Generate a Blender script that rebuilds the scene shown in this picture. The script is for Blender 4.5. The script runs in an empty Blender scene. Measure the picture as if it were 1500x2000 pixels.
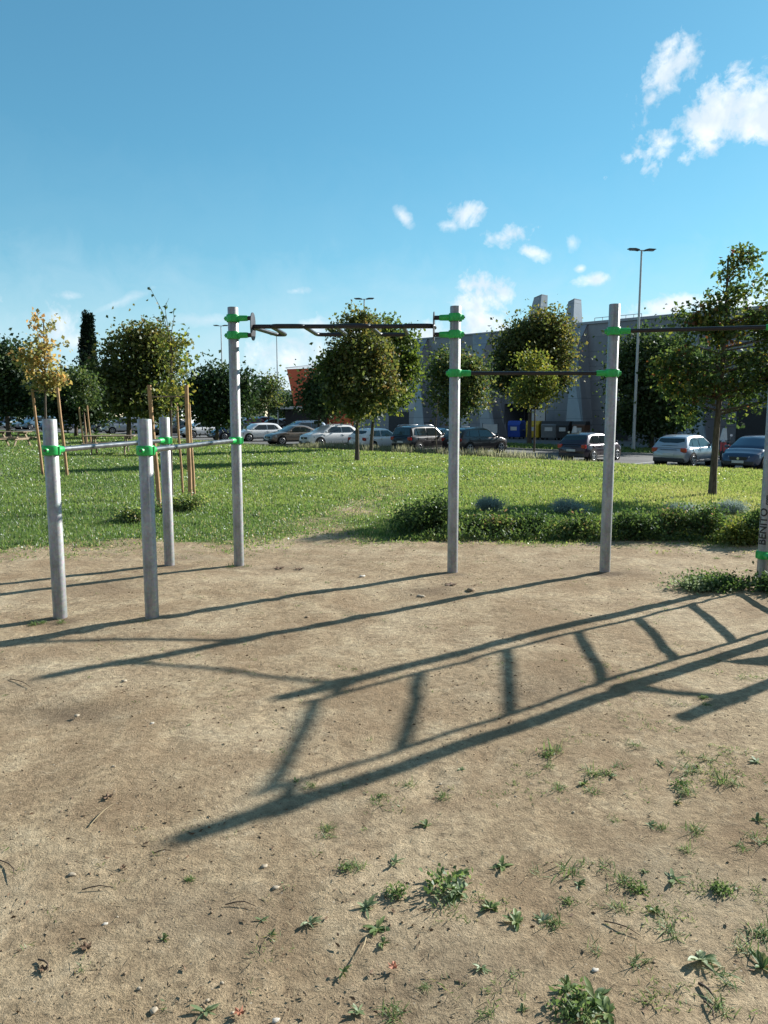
import bpy, math, random
import numpy as np
from mathutils import Vector, Matrix
R = math.radians
random.seed(7); rng = np.random.default_rng(7)
scene = bpy.context.scene
COL = scene.collection

# ------------------------------------------------------------------ camera
CAM_H = 1.55
TH = math.atan(0.13)
FPX = 1500.0
cam_d = bpy.data.cameras.new('camera'); cam = bpy.data.objects.new('camera', cam_d); COL.objects.link(cam)
cam.location = (0, 0, CAM_H); cam.rotation_euler = (R(90) - TH, 0, 0)
cam_d.sensor_fit = 'VERTICAL'; cam_d.sensor_height = 36; cam_d.lens = 27
cam_d.clip_start = 0.05; cam_d.clip_end = 6000
scene.camera = cam
scene.render.resolution_x = 768; scene.render.resolution_y = 1024

# ------------------------------------------------------------------ light
SUN_AZ, SUN_EL = R(54.2), R(26.4)
SUN_DIR = Vector((math.sin(SUN_AZ) * math.cos(SUN_EL), math.cos(SUN_AZ) * math.cos(SUN_EL), math.sin(SUN_EL)))
sd = bpy.data.lights.new('sun', 'SUN'); sun = bpy.data.objects.new('sun', sd); COL.objects.link(sun)
sd.energy = 5.0; sd.angle = R(0.6); sd.color = (1.0, 0.965, 0.90)
sun.rotation_euler = SUN_DIR.to_track_quat('Z', 'Y').to_euler()
sun.location = (30, 20, 25)
scene.view_settings.view_transform = 'Standard'; scene.view_settings.look = 'None'
scene.view_settings.exposure = 0.95; scene.view_settings.gamma = 1.0
try:
    scene.cycles.max_bounces = 6; scene.cycles.diffuse_bounces = 3; scene.cycles.glossy_bounces = 3
    scene.cycles.transmission_bounces = 3; scene.cycles.transparent_max_bounces = 4
except Exception:
    pass


class N:
    """tiny helper for building node trees"""
    def __init__(s, nt): s.nt = nt
    def n(s, typ, **kw):
        nd = s.nt.nodes.new(typ)
        for k, v in kw.items(): setattr(nd, k, v)
        return nd
    def l(s, a, b): s.nt.links.new(a, b)
    def put(s, sock, v):
        if isinstance(v, bpy.types.NodeSocket): s.l(v, sock)
        else: sock.default_value = v
    def m(s, op, a, b=None, c=None, clamp=False):
        nd = s.n('ShaderNodeMath', operation=op); nd.use_clamp = clamp
        s.put(nd.inputs[0], a)
        if b is not None: s.put(nd.inputs[1], b)
        if c is not None: s.put(nd.inputs[2], c)
        return nd.outputs[0]
    def noise(s, vec, scale, detail=4, rough=.55, dist=0.0):
        nd = s.n('ShaderNodeTexNoise'); s.l(vec, nd.inputs['Vector'])
        nd.inputs['Scale'].default_value = scale; nd.inputs['Detail'].default_value = detail
        nd.inputs['Roughness'].default_value = rough; nd.inputs['Distortion'].default_value = dist
        return nd.outputs['Fac']
    def ramp(s, fac, stops, interp='LINEAR'):
        nd = s.n('ShaderNodeValToRGB'); s.put(nd.inputs[0], fac); nd.color_ramp.interpolation = interp
        e = nd.color_ramp.elements
        while len(e) < len(stops): e.new(0.5)
        for i, (p, c) in enumerate(stops):
            e[i].position = p
            e[i].color = (c, c, c, 1) if not hasattr(c, '__len__') else (*c[:3], 1)
        return nd.outputs[0]
    def mix(s, fac, a, b, typ='MIX'):
        nd = s.n('ShaderNodeMixRGB', blend_type=typ)
        s.put(nd.inputs[0], fac)
        for i, v in ((1, a), (2, b)):
            if isinstance(v, bpy.types.NodeSocket): s.l(v, nd.inputs[i])
            else: nd.inputs[i].default_value = (*v[:3], 1)
        return nd.outputs[0]


# sky with clouds, all in world directions (azimuth / elevation)
w = bpy.data.worlds.new('World'); scene.world = w; w.use_nodes = True
nt = w.node_tree; nt.nodes.clear(); g = N(nt)
sky = g.n('ShaderNodeTexSky', sky_type='NISHITA'); sky.sun_disc = False
sky.sun_elevation = SUN_EL; sky.sun_rotation = SUN_AZ
sky.air_density = 1.0; sky.dust_density = 0.25; sky.ozone_density = 2.0; sky.altitude = 50
tc = g.n('ShaderNodeTexCoord'); gen = tc.outputs['Generated']
sep = g.n('ShaderNodeSeparateXYZ'); g.l(gen, sep.inputs[0])
sx, sy, sz = sep.outputs
az = g.m('ARCTAN2', sx, sy)
el = g.m('ARCTAN2', sz, g.m('SQRT', g.m('ADD', g.m('MULTIPLY', sx, sx), g.m('MULTIPLY', sy, sy))))


def px_dir(x, y):
    u = (x - 750) / FPX; v = (y - 1000) / FPX
    return np.array([u, math.cos(TH) - v * math.sin(TH), -math.sin(TH) - v * math.cos(TH)])


def azel(x, y):
    d = px_dir(x, y)
    return math.atan2(d[0], d[1]), math.atan2(d[2], math.hypot(d[0], d[1]))


nz1 = g.noise(gen, 18.0, 6, .62, .6)
nz2 = g.noise(gen, 60.0, 5, .6, .3)
nz = g.m('ADD', g.m('MULTIPLY', g.m('SUBTRACT', nz1, .5), 1.9), g.m('MULTIPLY', g.m('SUBTRACT', nz2, .5), 1.0))
# centre px, half size px, tilt, strength
CL = [(1300, 155, 62, 34, 58, .9), (1330, 118, 30, 20, 60, .9), (1275, 185, 28, 18, 60, .8),
      (1385, 235, 105, 44, 28, 1.05), (1450, 205, 60, 30, 10, .9), (1310, 280, 40, 22, 30, .7),
      (1485, 240, 55, 36, 10, 1.05), (1560, 225, 60, 40, 0, 1),
      (915, 415, 42, 24, 15, .75), (880, 440, 20, 10, 0, .5),
      (785, 420, 30, 12, -45, .6), (1000, 458, 46, 26, 0, .85), (1040, 492, 40, 15, -25, .7),
      (1118, 475, 14, 16, 60, .4), (1162, 547, 34, 14, 5, .75), (1135, 525, 12, 7, 0, .45),
      (940, 585, 60, 44, 0, 1.15), (985, 575, 34, 26, 0, 1.0), (915, 560, 28, 22, 0, 1), (935, 625, 55, 40, 0, 1.05), (905, 660, 90, 24, 0, .95),
      (620, 640, 85, 20, 0, .75), (590, 690, 110, 46, 0, .68), (700, 640, 60, 22, 0, .8), (820, 655, 60, 30, 0, .85),
      (110, 640, 34, 38, -30, .75), (135, 665, 26, 20, 0, .5), (138, 577, 26, 8, 0, .45), (578, 568, 26, 9, 0, .5),
      (1310, 600, 80, 22, 5, .95), (1400, 590, 80, 20, 3, .95), (1270, 622, 70, 16, 0, .85), (1500, 600, 90, 40, 0, .9),
      (520, 760, 90, 40, 0, .55), (1390, 640, 200, 26, 0, .7), (235, 590, 60, 8, 24, .3), (410, 625, 90, 12, 0, .3),
      (-150, 560, 90, 60, 0, .8), (1750, 420, 140, 50, 20, .9), (1700, 620, 160, 40, 0, .9), (-260, 660, 160, 40, 0, .8)]
acc = None
for (x, y, rx, ry, tilt, s_) in CL:
    a0, e0 = azel(x, y)
    k = 1.0 / FPX
    da = g.m('MULTIPLY', g.m('SUBTRACT', az, a0), math.cos(e0) / k)
    de = g.m('MULTIPLY', g.m('SUBTRACT', el, e0), 1 / k)
    c, s = math.cos(R(tilt)), math.sin(R(tilt))
    u = g.m('ADD', g.m('MULTIPLY', da, c / rx), g.m('MULTIPLY', de, s / rx))
    v = g.m('ADD', g.m('MULTIPLY', da, -s / ry), g.m('MULTIPLY', de, c / ry))
    d = g.m('SQRT', g.m('ADD', g.m('MULTIPLY', u, u), g.m('MULTIPLY', v, v)))
    f_ = g.m('MULTIPLY', g.m('SUBTRACT', g.m('ADD', 1.0, g.m('MULTIPLY', nz, 1.55)), d), s_)
    acc = f_ if acc is None else g.m('MAXIMUM', acc, f_)
mask = g.ramp(acc, [(0.0, 0.0), (.25, .32), (.6, .82), (1.0, 1.0)])
# thin veil near the horizon
veil = g.ramp(g.m('ADD', g.m('MULTIPLY', el, 3.2), g.m('MULTIPLY', g.m('SUBTRACT', nz1, .5), .35)), [(0.0, .97), (.18, .80), (.38, .42), (.65, .08), (1.0, 0.0)])
SKY_S = 0.105
gm = g.n('ShaderNodeGamma'); g.l(sky.outputs[0], gm.inputs[0]); gm.inputs[1].default_value = .75
skyc = g.mix(1.0, gm.outputs[0], (0.46, 0.96, 1.06), 'MULTIPLY')
skyc = g.mix(veil, skyc, (3.3, 4.3, 4.9))
cshade = g.ramp(g.noise(gen, 30.0, 3, .5, .2), [(.35, (5.6, 5.8, 6.0)), (.62, (3.9, 4.5, 5.0))])
skyc = g.mix(mask, skyc, cshade)
back = g.ramp(g.m('ADD', g.m('MULTIPLY', sy, -1.0), g.m('MULTIPLY', g.m('SUBTRACT', nz1, .5), .6)), [(.05, 0), (.40, .75)])  # unseen cloud cover behind the camera, added to neutralise the colour of the shade
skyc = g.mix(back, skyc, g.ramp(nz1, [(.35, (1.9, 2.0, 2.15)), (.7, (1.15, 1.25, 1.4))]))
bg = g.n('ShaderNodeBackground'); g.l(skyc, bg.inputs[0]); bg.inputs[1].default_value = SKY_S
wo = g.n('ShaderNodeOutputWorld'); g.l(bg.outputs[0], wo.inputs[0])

# ------------------------------------------------------------------ geometry maths
def smooth(a, b, t):
    t = np.clip((t - a) / (b - a), 0, 1); return t * t * (3 - 2 * t)


def _hash(i, j, seed):
    n = (i * 374761393 + j * 668265263 + seed * 1442695041) & 0xffffffff
    n = ((n ^ (n >> 13)) * 1274126177) & 0xffffffff
    return ((n ^ (n >> 16)) & 0xffff) / 65535.0


def vnoise(x, y, seed=0):
    x = np.asarray(x, float); y = np.asarray(y, float)
    i = np.floor(x).astype(np.int64); j = np.floor(y).astype(np.int64)
    fx = x - i; fy = y - j; fx = fx * fx * (3 - 2 * fx); fy = fy * fy * (3 - 2 * fy)
    a = _hash(i, j, seed); b = _hash(i + 1, j, seed); c = _hash(i, j + 1, seed); d = _hash(i + 1, j + 1, seed)
    return (a * (1 - fx) + b * fx) * (1 - fy) + (c * (1 - fx) + d * fx) * fy


def fbm(x, y, oct=4, seed=0):
    s = 0; amp = .5
    for o in range(oct):
        s = s + amp * vnoise(np.asarray(x) * 2 ** o, np.asarray(y) * 2 ** o, seed + o); amp *= .5
    return s


def road_z(X):
    return -1.0 + 0.016 * np.clip(-np.asarray(X, float), 0, 25)


def terrain(X, Y):
    X = np.asarray(X, float); Y = np.asarray(Y, float)
    s = X + Y
    zf = -0.006 * np.clip(Y - 9, 0, 40)
    w = smooth(30, 47.5, s)
    return zf * (1 - w) + road_z(X) * w


def tz(X, Y): return float(terrain(X, Y))


def gpix(x, y):
    d = px_dir(x, y); t = (0 - CAM_H) / d[2]
    for _ in range(60):
        X, Y = d[0] * t, d[1] * t
        z = tz(X, Y); t = .5 * t + .5 * (z - CAM_H) / d[2]
    return d[0] * t, d[1] * t


def at(x, Y): return px_dir(x, 805)[0] / px_dir(x, 805)[1] * Y
def zat(x, y, Y):
    d = px_dir(x, y); return CAM_H + d[2] / d[1] * Y
def pt(x, y, Y):
    d = px_dir(x, y); return Vector((d[0] / d[1] * Y, Y, CAM_H + d[2] / d[1] * Y))


# ------------------------------------------------------------------ materials
def mat(name):
    m = bpy.data.materials.new(name); m.use_nodes = True; m.node_tree.nodes.clear()
    g = N(m.node_tree); out = g.n('ShaderNodeOutputMaterial')
    return m, g, out


def principled(g, out, col, rough=.6, metal=0.0, spec=.5, bump=None, bstr=.3, bdist=.01, coat=0, trans=0):
    p = g.n('ShaderNodeBsdfPrincipled')
    if isinstance(col, bpy.types.NodeSocket): g.l(col, p.inputs['Base Color'])
    else: p.inputs['Base Color'].default_value = (*col, 1)
    g.put(p.inputs['Roughness'], rough); g.put(p.inputs['Metallic'], metal)
    p.inputs['Specular IOR Level'].default_value = spec
    p.inputs['Coat Weight'].default_value = coat
    if bump is not None:
        b = g.n('ShaderNodeBump'); b.inputs['Strength'].default_value = bstr; b.inputs['Distance'].default_value = bdist
        g.l(bump, b.inputs['Height']); g.l(b.outputs[0], p.inputs['Normal'])
    g.l(p.outputs[0], out.inputs[0]); return p


def simple(name, col, rough=.6, metal=0.0, var=.18, scale=6.0, spec=.5, coat=0, bump=0.0, obj_coord=True):
    m, g, out = mat(name)
    tc = g.n('ShaderNodeTexCoord'); v = tc.outputs['Object']
    n = g.noise(v, scale, 5, .6)
    lo = tuple(c * (1 - var) for c in col); hi = tuple(min(1, c * (1 + var)) for c in col)
    c = g.ramp(n, [(.3, lo), (.7, hi)])
    r = g.m('ADD', rough - .08, g.m('MULTIPLY', n, .16))
    principled(g, out, c, r, metal, spec, n if bump else None, bump, .01, coat)
    return m


M = {}
# galvanised steel
m, g, out = mat('galvanised_steel'); tc = g.n('ShaderNodeTexCoord')
mp = g.n('ShaderNodeMapping'); g.l(tc.outputs['Object'], mp.inputs[0]); mp.inputs['Scale'].default_value = (1, 1, .35)
n1 = g.noise(mp.outputs[0], 9, 6, .65, .5); n2 = g.noise(tc.outputs['Object'], 90, 3, .6)
vo = g.n('ShaderNodeTexVoronoi'); g.l(tc.outputs['Object'], vo.inputs['Vector']); vo.inputs['Scale'].default_value = 55
base = g.ramp(n1, [(.3, (.21, .22, .225)), (.55, (.34, .35, .355)), (.75, (.46, .47, .47))])
base = g.mix(.16, base, vo.outputs['Color'], 'OVERLAY')
mp2 = g.n('ShaderNodeMapping'); g.l(tc.outputs['Object'], mp2.inputs[0]); mp2.inputs['Scale'].default_value = (30, 30, .8)
st = g.ramp(g.noise(mp2.outputs[0], 1.5, 4, .6), [(.3, .82), (.6, 1.0)])
base = g.mix(1, base, st, 'MULTIPLY')
hs = g.n('ShaderNodeHueSaturation'); g.l(base, hs.inputs['Color']); hs.inputs['Saturation'].default_value = .6
principled(g, out, hs.outputs[0], g.m('ADD', .40, g.m('MULTIPLY', n1, .2)), .45, .5, n2, .12, .004); M['galv'] = m

M['bar'] = simple('dark_coated_steel', (.014, .015, .020), .38, .2, .3, 12)
M['bargrey'] = simple('worn_grey_steel_bar', (.13, .14, .15), .34, .6, .35, 9)
M['green'] = simple('green_plastic', (.018, .39, .085), .38, 0, .25, 14, bump=.1)
M['bolt'] = simple('bolt_steel', (.12, .12, .13), .4, .8)
M['black'] = simple('black_rubber', (.015, .015, .016), .75, 0, .3)
M['plastic'] = simple('dark_trim_plastic', (.03, .03, .033), .55, 0, .2)
M['under'] = simple('wheel_housing_black', (.008, .008, .008), .9, 0)
M['rim'] = simple('alloy_rim', (.42, .43, .45), .35, .7)
M['chrome'] = simple('bright_metal', (.6, .6, .62), .2, .9)
M['ink'] = simple('black_lettering', (.02, .022, .025), .6)
M['stake'] = simple('stake_wood', (.40, .24, .12), .8, 0, .35, 8, bump=.3)
M['table'] = simple('weathered_wood', (.25, .19, .13), .85, 0, .35, 6, bump=.4)
M['pole'] = simple('painted_lamp_pole', (.42, .45, .47), .45, .4, .12)
M['lampd'] = simple('lamp_head_grey', (.06, .065, .07), .5, .2)
M['panelwhite'] = simple('white_panel', (.55, .57, .58), .6, 0, .08)
M['concrete'] = simple('kerb_concrete', (.33, .32, .30), .85, 0, .2, 3, bump=.3)
M['redm'] = simple('red_paint', (.45, .03, .03), .4, 0, .1, coat=.4)
M['bluebin'] = simple('blue_bin_plastic', (.012, .06, .36), .5, 0, .12)
M['yellowbin'] = simple('yellow_bin_plastic', (.55, .38, .02), .5, 0, .12)
M['greybin'] = simple('grey_bin_plastic', (.16, .17, .18), .5, 0, .12)
M['brownbin'] = simple('brown_bin_plastic', (.12, .06, .035), .5, 0, .12)
M['orange'] = simple('orange_facade_panel', (.72, .15, .07), .6, 0, .08, .6)
M['stone'] = simple('pale_stone', (.36, .30, .22), .85, 0, .3, 40)
M['stonelite'] = simple('whitish_stone', (.46, .42, .36), .85, 0, .25, 30)
M['cream'] = simple('cream_render', (.6, .5, .36), .8, 0, .1, 1)
M['rooftile'] = simple('roof_tile', (.30, .12, .07), .8, 0, .25, 2)
M['straw'] = simple('dry_straw', (.30, .23, .13), .85, 0, .5, 12)
M['twig'] = simple('brown_twig', (.075, .05, .032), .85, 0, .4, 12)
M['leafred'] = simple('fallen_orange_leaf', (.36, .14, .075), .7, 0, .25, 30)
M['leafbrown'] = simple('fallen_brown_leaf', (.13, .075, .04), .8, 0, .3, 30)

# car glass
m, g, out = mat('car_glass')
p = principled(g, out, (.02, .028, .032), .06, 0, .8); M['glass'] = m
m, g, out = mat('head_lamp_glass')
principled(g, out, (.45, .5, .55), .12, .2, .8); M['headlight'] = m
m, g, out = mat('tail_lamp_red')
principled(g, out, (.35, .008, .01), .15, 0, .8, coat=.5); M['taillight'] = m


def paint(name, col, metal=.3):
    m, g, out = mat(name); tc = g.n('ShaderNodeTexCoord')
    n = g.noise(tc.outputs['Object'], 3.0, 4, .6)
    c = g.mix(g.m('MULTIPLY', n, .35), tuple(col), tuple(min(1, x * .75 + .03) for x in col))
    principled(g, out, c, g.m('ADD', .26, g.m('MULTIPLY', n, .14)), metal, .5, coat=.7)
    return m


# bark
m, g, out = mat('bark'); tc = g.n('ShaderNodeTexCoord')
mp = g.n('ShaderNodeMapping'); g.l(tc.outputs['Object'], mp.inputs[0]); mp.inputs['Scale'].default_value = (1, 1, .25)
n1 = g.noise(mp.outputs[0], 30, 6, .65); principled(g, out, g.ramp(n1, [(.3, (.045, .035, .028)), (.7, (.17, .14, .11))]), .9, 0, .2, n1, .6, .02); M['bark'] = m


def leafmat(name, stops, trans=.45, rough=.5, spec=.03):
    m, g, out = mat(name)
    at_ = g.n('ShaderNodeAttribute', attribute_name='tint')
    c = g.ramp(at_.outputs['Fac'], stops)
    d = g.n('ShaderNodeBsdfDiffuse'); g.l(c, d.inputs[0])
    t = g.n('ShaderNodeBsdfTranslucent'); hs = g.n('ShaderNodeHueSaturation'); g.l(c, hs.inputs['Color'])
    hs.inputs['Hue'].default_value = .49; hs.inputs['Saturation'].default_value = 1.1; hs.inputs['Value'].default_value = 1.9
    g.l(hs.outputs[0], t.inputs[0])
    mx = g.n('ShaderNodeMixShader'); mx.inputs[0].default_value = trans; g.l(d.outputs[0], mx.inputs[1]); g.l(t.outputs[0], mx.inputs[2])
    gl = g.n('ShaderNodeBsdfGlossy'); gl.inputs['Roughness'].default_value = rough; gl.inputs[0].default_value = (.8, .85, .85, 1)
    m2 = g.n('ShaderNodeMixShader'); m2.inputs[0].default_value = spec; g.l(mx.outputs[0], m2.inputs[1]); g.l(gl.outputs[0], m2.inputs[2])
    g.l(m2.outputs[0], out.inputs[0]); return m


M['lf_dark'] = leafmat('evergreen_leaf', [(0, (.012, .028, .012)), (.6, (.03, .06, .02)), (1, (.06, .09, .03))], .25)
M['lf_green'] = leafmat('broad_green_leaf', [(0, (.026, .052, .02)), (.5, (.07, .105, .032)), (.8, (.15, .155, .045)), (1, (.18, .11, .045))], .4)
M['lf_autumn'] = leafmat('turning_leaf', [(0, (.034, .056, .020)), (.5, (.095, .118, .032)), (.78, (.18, .16, .045)), (1, (.17, .10, .045))], .42)
M['lf_near'] = leafmat('glossy_maple_leaf', [(0, (.026, .054, .02)), (.55, (.07, .11, .032)), (.8, (.18, .20, .045)), (.93, (.28, .22, .04)), (1, (.15, .07, .03))], .42, .45, .03)
M['lf_yellow'] = leafmat('yellow_autumn_leaf', [(0, (.13, .16, .05)), (.4, (.34, .29, .10)), (.75, (.50, .31, .12)), (1, (.46, .24, .10))], .4)
M['lf_lime'] = leafmat('lit_light_green_leaf', [(0, (.05, .085, .02)), (.6, (.12, .16, .035)), (1, (.24, .22, .05))], .45)
M['lf_cyp'] = leafmat('cypress_leaf', [(0, (.006, .016, .010)), (1, (.018, .034, .018))], .1)
M['lf_silver'] = leafmat('silver_grey_leaf', [(0, (.11, .16, .14)), (1, (.30, .36, .33))], .3)
M['lf_shrub'] = leafmat('shrub_leaf', [(0, (.028, .056, .02)), (.6, (.075, .125, .035)), (.9, (.17, .22, .06)), (1, (.22, .15, .08))], .4)
M['grass'] = leafmat('grass_blade', [(0, (.05, .092, .03)), (.45, (.11, .172, .048)), (.8, (.205, .245, .07)), (.93, (.27, .26, .11)), (1, (.36, .30, .18))], .5, .42, .05)
M['weed'] = leafmat('weed_leaf', [(0, (.06, .10, .035)), (.5, (.11, .17, .055)), (.85, (.20, .26, .10)), (1, (.26, .22, .10))], .35)
M['weedpale'] = leafmat('downy_weed_leaf', [(0, (.13, .18, .08)), (.6, (.22, .27, .14)), (1, (.34, .38, .25))], .3)
M['drygrass'] = leafmat('dry_tall_grass', [(0, (.10, .13, .06)), (.5, (.20, .22, .12)), (1, (.34, .32, .22))], .35)

# ground: bare earth and turf soil, blended by the 'turf' attribute
m, g, out = mat('earth'); tc = g.n('ShaderNodeTexCoord'); v = tc.outputs['Object']
nA = g.noise(v, .55, 4, .55, .4); nB = g.noise(v, 3.2, 6, .62, .3); nC = g.noise(v, 24, 6, .72); nD = g.noise(v, 140, 4, .75)
c = g.ramp(nA, [(.30, (.29, .212, .127)), (.5, (.395, .305, .193)), (.70, (.47, .375, .25))])
nE = g.noise(v, 8.5, 5, .7, .8)
c = g.mix(g.ramp(nB, [(.35, .55), (.6, 0)]), c, (.21, .145, .088))
c = g.mix(g.ramp(nB, [(.56, 0), (.78, .55)]), c, (.42, .36, .25))
c = g.mix(g.ramp(nE, [(.30, .6), (.46, 0)]), c, (.19, .135, .085))
c = g.mix(g.ramp(nE, [(.55, 0), (.72, .45)]), c, (.52, .43, .30))
c = g.mix(.75, c, g.ramp(nC, [(.3, .22), (.5, .5), (.7, .76)]), 'OVERLAY')
c = g.mix(.55, c, g.ramp(nD, [(.32, .2), (.5, .5), (.66, .76)]), 'OVERLAY')
nF = g.noise(v, 1.4, 5, .6, .6)
c = g.mix(g.ramp(nF, [(.34, .65), (.52, 0)]), c, (.25, .172, .102))
c = g.mix(g.ramp(nF, [(.55, 0), (.75, .4)]), c, (.50, .42, .29))
vo = g.n('ShaderNodeTexVoronoi', feature='F1'); g.l(v, vo.inputs['Vector']); vo.inputs['Scale'].default_value = 42
spk = g.ramp(vo.outputs['Distance'], [(.0, 1), (.10, 1), (.16, 0)])
sel = g.ramp(g.n('ShaderNodeSeparateColor').outputs[0], [(0, 0), (1, 1)])
sc_ = g.n('ShaderNodeSeparateColor'); g.l(vo.outputs['Color'], sc_.inputs[0])
dark_sel = g.m('MULTIPLY', g.m('GREATER_THAN', sc_.outputs[0], .80), spk)
lite_sel = g.m('MULTIPLY', g.m('GREATER_THAN', sc_.outputs[1], .88), spk)
c = g.mix(g.m('MULTIPLY', dark_sel, .65), c, (.09, .06, .04))
c = g.mix(g.m('MULTIPLY', lite_sel, .5), c, (.55, .50, .42))
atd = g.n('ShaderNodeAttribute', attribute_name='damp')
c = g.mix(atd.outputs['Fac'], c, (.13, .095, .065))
att = g.n('ShaderNodeAttribute', attribute_name='turf')
tn = g.m('ADD', att.outputs['Fac'], g.m('MULTIPLY', g.m('SUBTRACT', nC, .5), .9))
tfac = g.ramp(tn, [(.30, 0), (.62, 1)])
turf = g.ramp(g.noise(v, 9, 5, .7), [(.3, (.035, .055, .014)), (.55, (.07, .12, .02)), (.75, (.13, .15, .04))])
turf = g.mix(g.ramp(nA, [(.4, 0), (.7, .35)]), turf, (.14, .17, .04))
c = g.mix(tfac, c, turf)
hgt = g.m('ADD', g.m('ADD', g.m('MULTIPLY', nB, .6), g.m('MULTIPLY', nE, .5)), g.m('ADD', g.m('MULTIPLY', nC, .45), g.m('MULTIPLY', nD, .30)))
principled(g, out, c, .95, 0, .12, hgt, 1.0, .03); M['earth'] = m

m, g, out = mat('asphalt'); tc = g.n('ShaderNodeTexCoord'); v = tc.outputs['Object']
nA = g.noise(v, .4, 5, .6); nD = g.noise(v, 60, 3, .7)
c = g.mix(.4, g.ramp(nA, [(.3, (.10, .10, .10)), (.7, (.17, .168, .16))]), g.ramp(nD, [(.3, .3), (.7, .7)]), 'OVERLAY')
principled(g, out, c, .85, 0, .3, nD, .4, .01); M['asphalt'] = m
M['marking'] = simple('road_marking_paint', (.62, .62, .6), .7, 0, .2, 3)

# building cladding with panel joints
def cladding(name, lo, hi, pw, ph, rough=.4, metal=.3):
    m, g, out = mat(name); tc = g.n('ShaderNodeTexCoord'); v = tc.outputs['Object']
    sp = g.n('ShaderNodeSeparateXYZ'); g.l(v, sp.inputs[0])
    jx = g.m('FRACT', g.m('DIVIDE', sp.outputs[0], pw)); jz = g.m('FRACT', g.m('DIVIDE', sp.outputs[2], ph))
    j = g.m('MAXIMUM', g.m('LESS_THAN', jx, .012), g.m('LESS_THAN', jz, .035))
    wn = g.n('ShaderNodeTexWhiteNoise', noise_dimensions='2D'); cb = g.n('ShaderNodeCombineXYZ')
    g.l(g.m('FLOOR', g.m('DIVIDE', sp.outputs[0], pw)), cb.inputs[0]); g.l(g.m('FLOOR', g.m('DIVIDE', sp.outputs[2], ph)), cb.inputs[1]); g.l(cb.outputs[0], wn.inputs['Vector'])
    c = g.mix(g.m('MULTIPLY', wn.outputs['Value'], .8), lo, hi)
    c = g.mix(.25, c, g.ramp(g.noise(v, 1.2, 5, .6), [(.3, .35), (.7, .65)]), 'OVERLAY')
    c = g.mix(g.m('MULTIPLY', j, .45), c, (.05, .055, .065))
    principled(g, out, c, rough, metal, .5); return m


M['clad'] = cladding('grey_cladding', (.195, .215, .25), (.235, .255, .29), 3.2, 1.35, .42, .25)
M['cladlite'] = cladding('pale_cladding', (.24, .27, .31), (.31, .34, .38), 2.2, 1.9, .4, .25)
M['dark'] = simple('dark_recess', (.03, .033, .038), .6, 0, .2)

# ------------------------------------------------------------------ object helpers
def link(o, parent=None):
    COL.objects.link(o)
    if parent is not None: o.parent = parent
    return o


def tag(o, label=None, cat=None, group=None, kind=None):
    if label: o['label'] = label
    if cat: o['category'] = cat
    if group: o['group'] = group
    if kind: o['kind'] = kind
    return o


def empty(name, loc=(0, 0, 0), rz=0):
    o = bpy.data.objects.new(name, None); COL.objects.link(o); o.location = loc; o.rotation_euler = (0, 0, rz); o.empty_display_size = .2
    return o


def copy_tree(o, parent=None):
    c = o.copy(); COL.objects.link(c); c.parent = parent
    for ch in o.children: copy_tree(ch, c)
    return c


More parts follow.
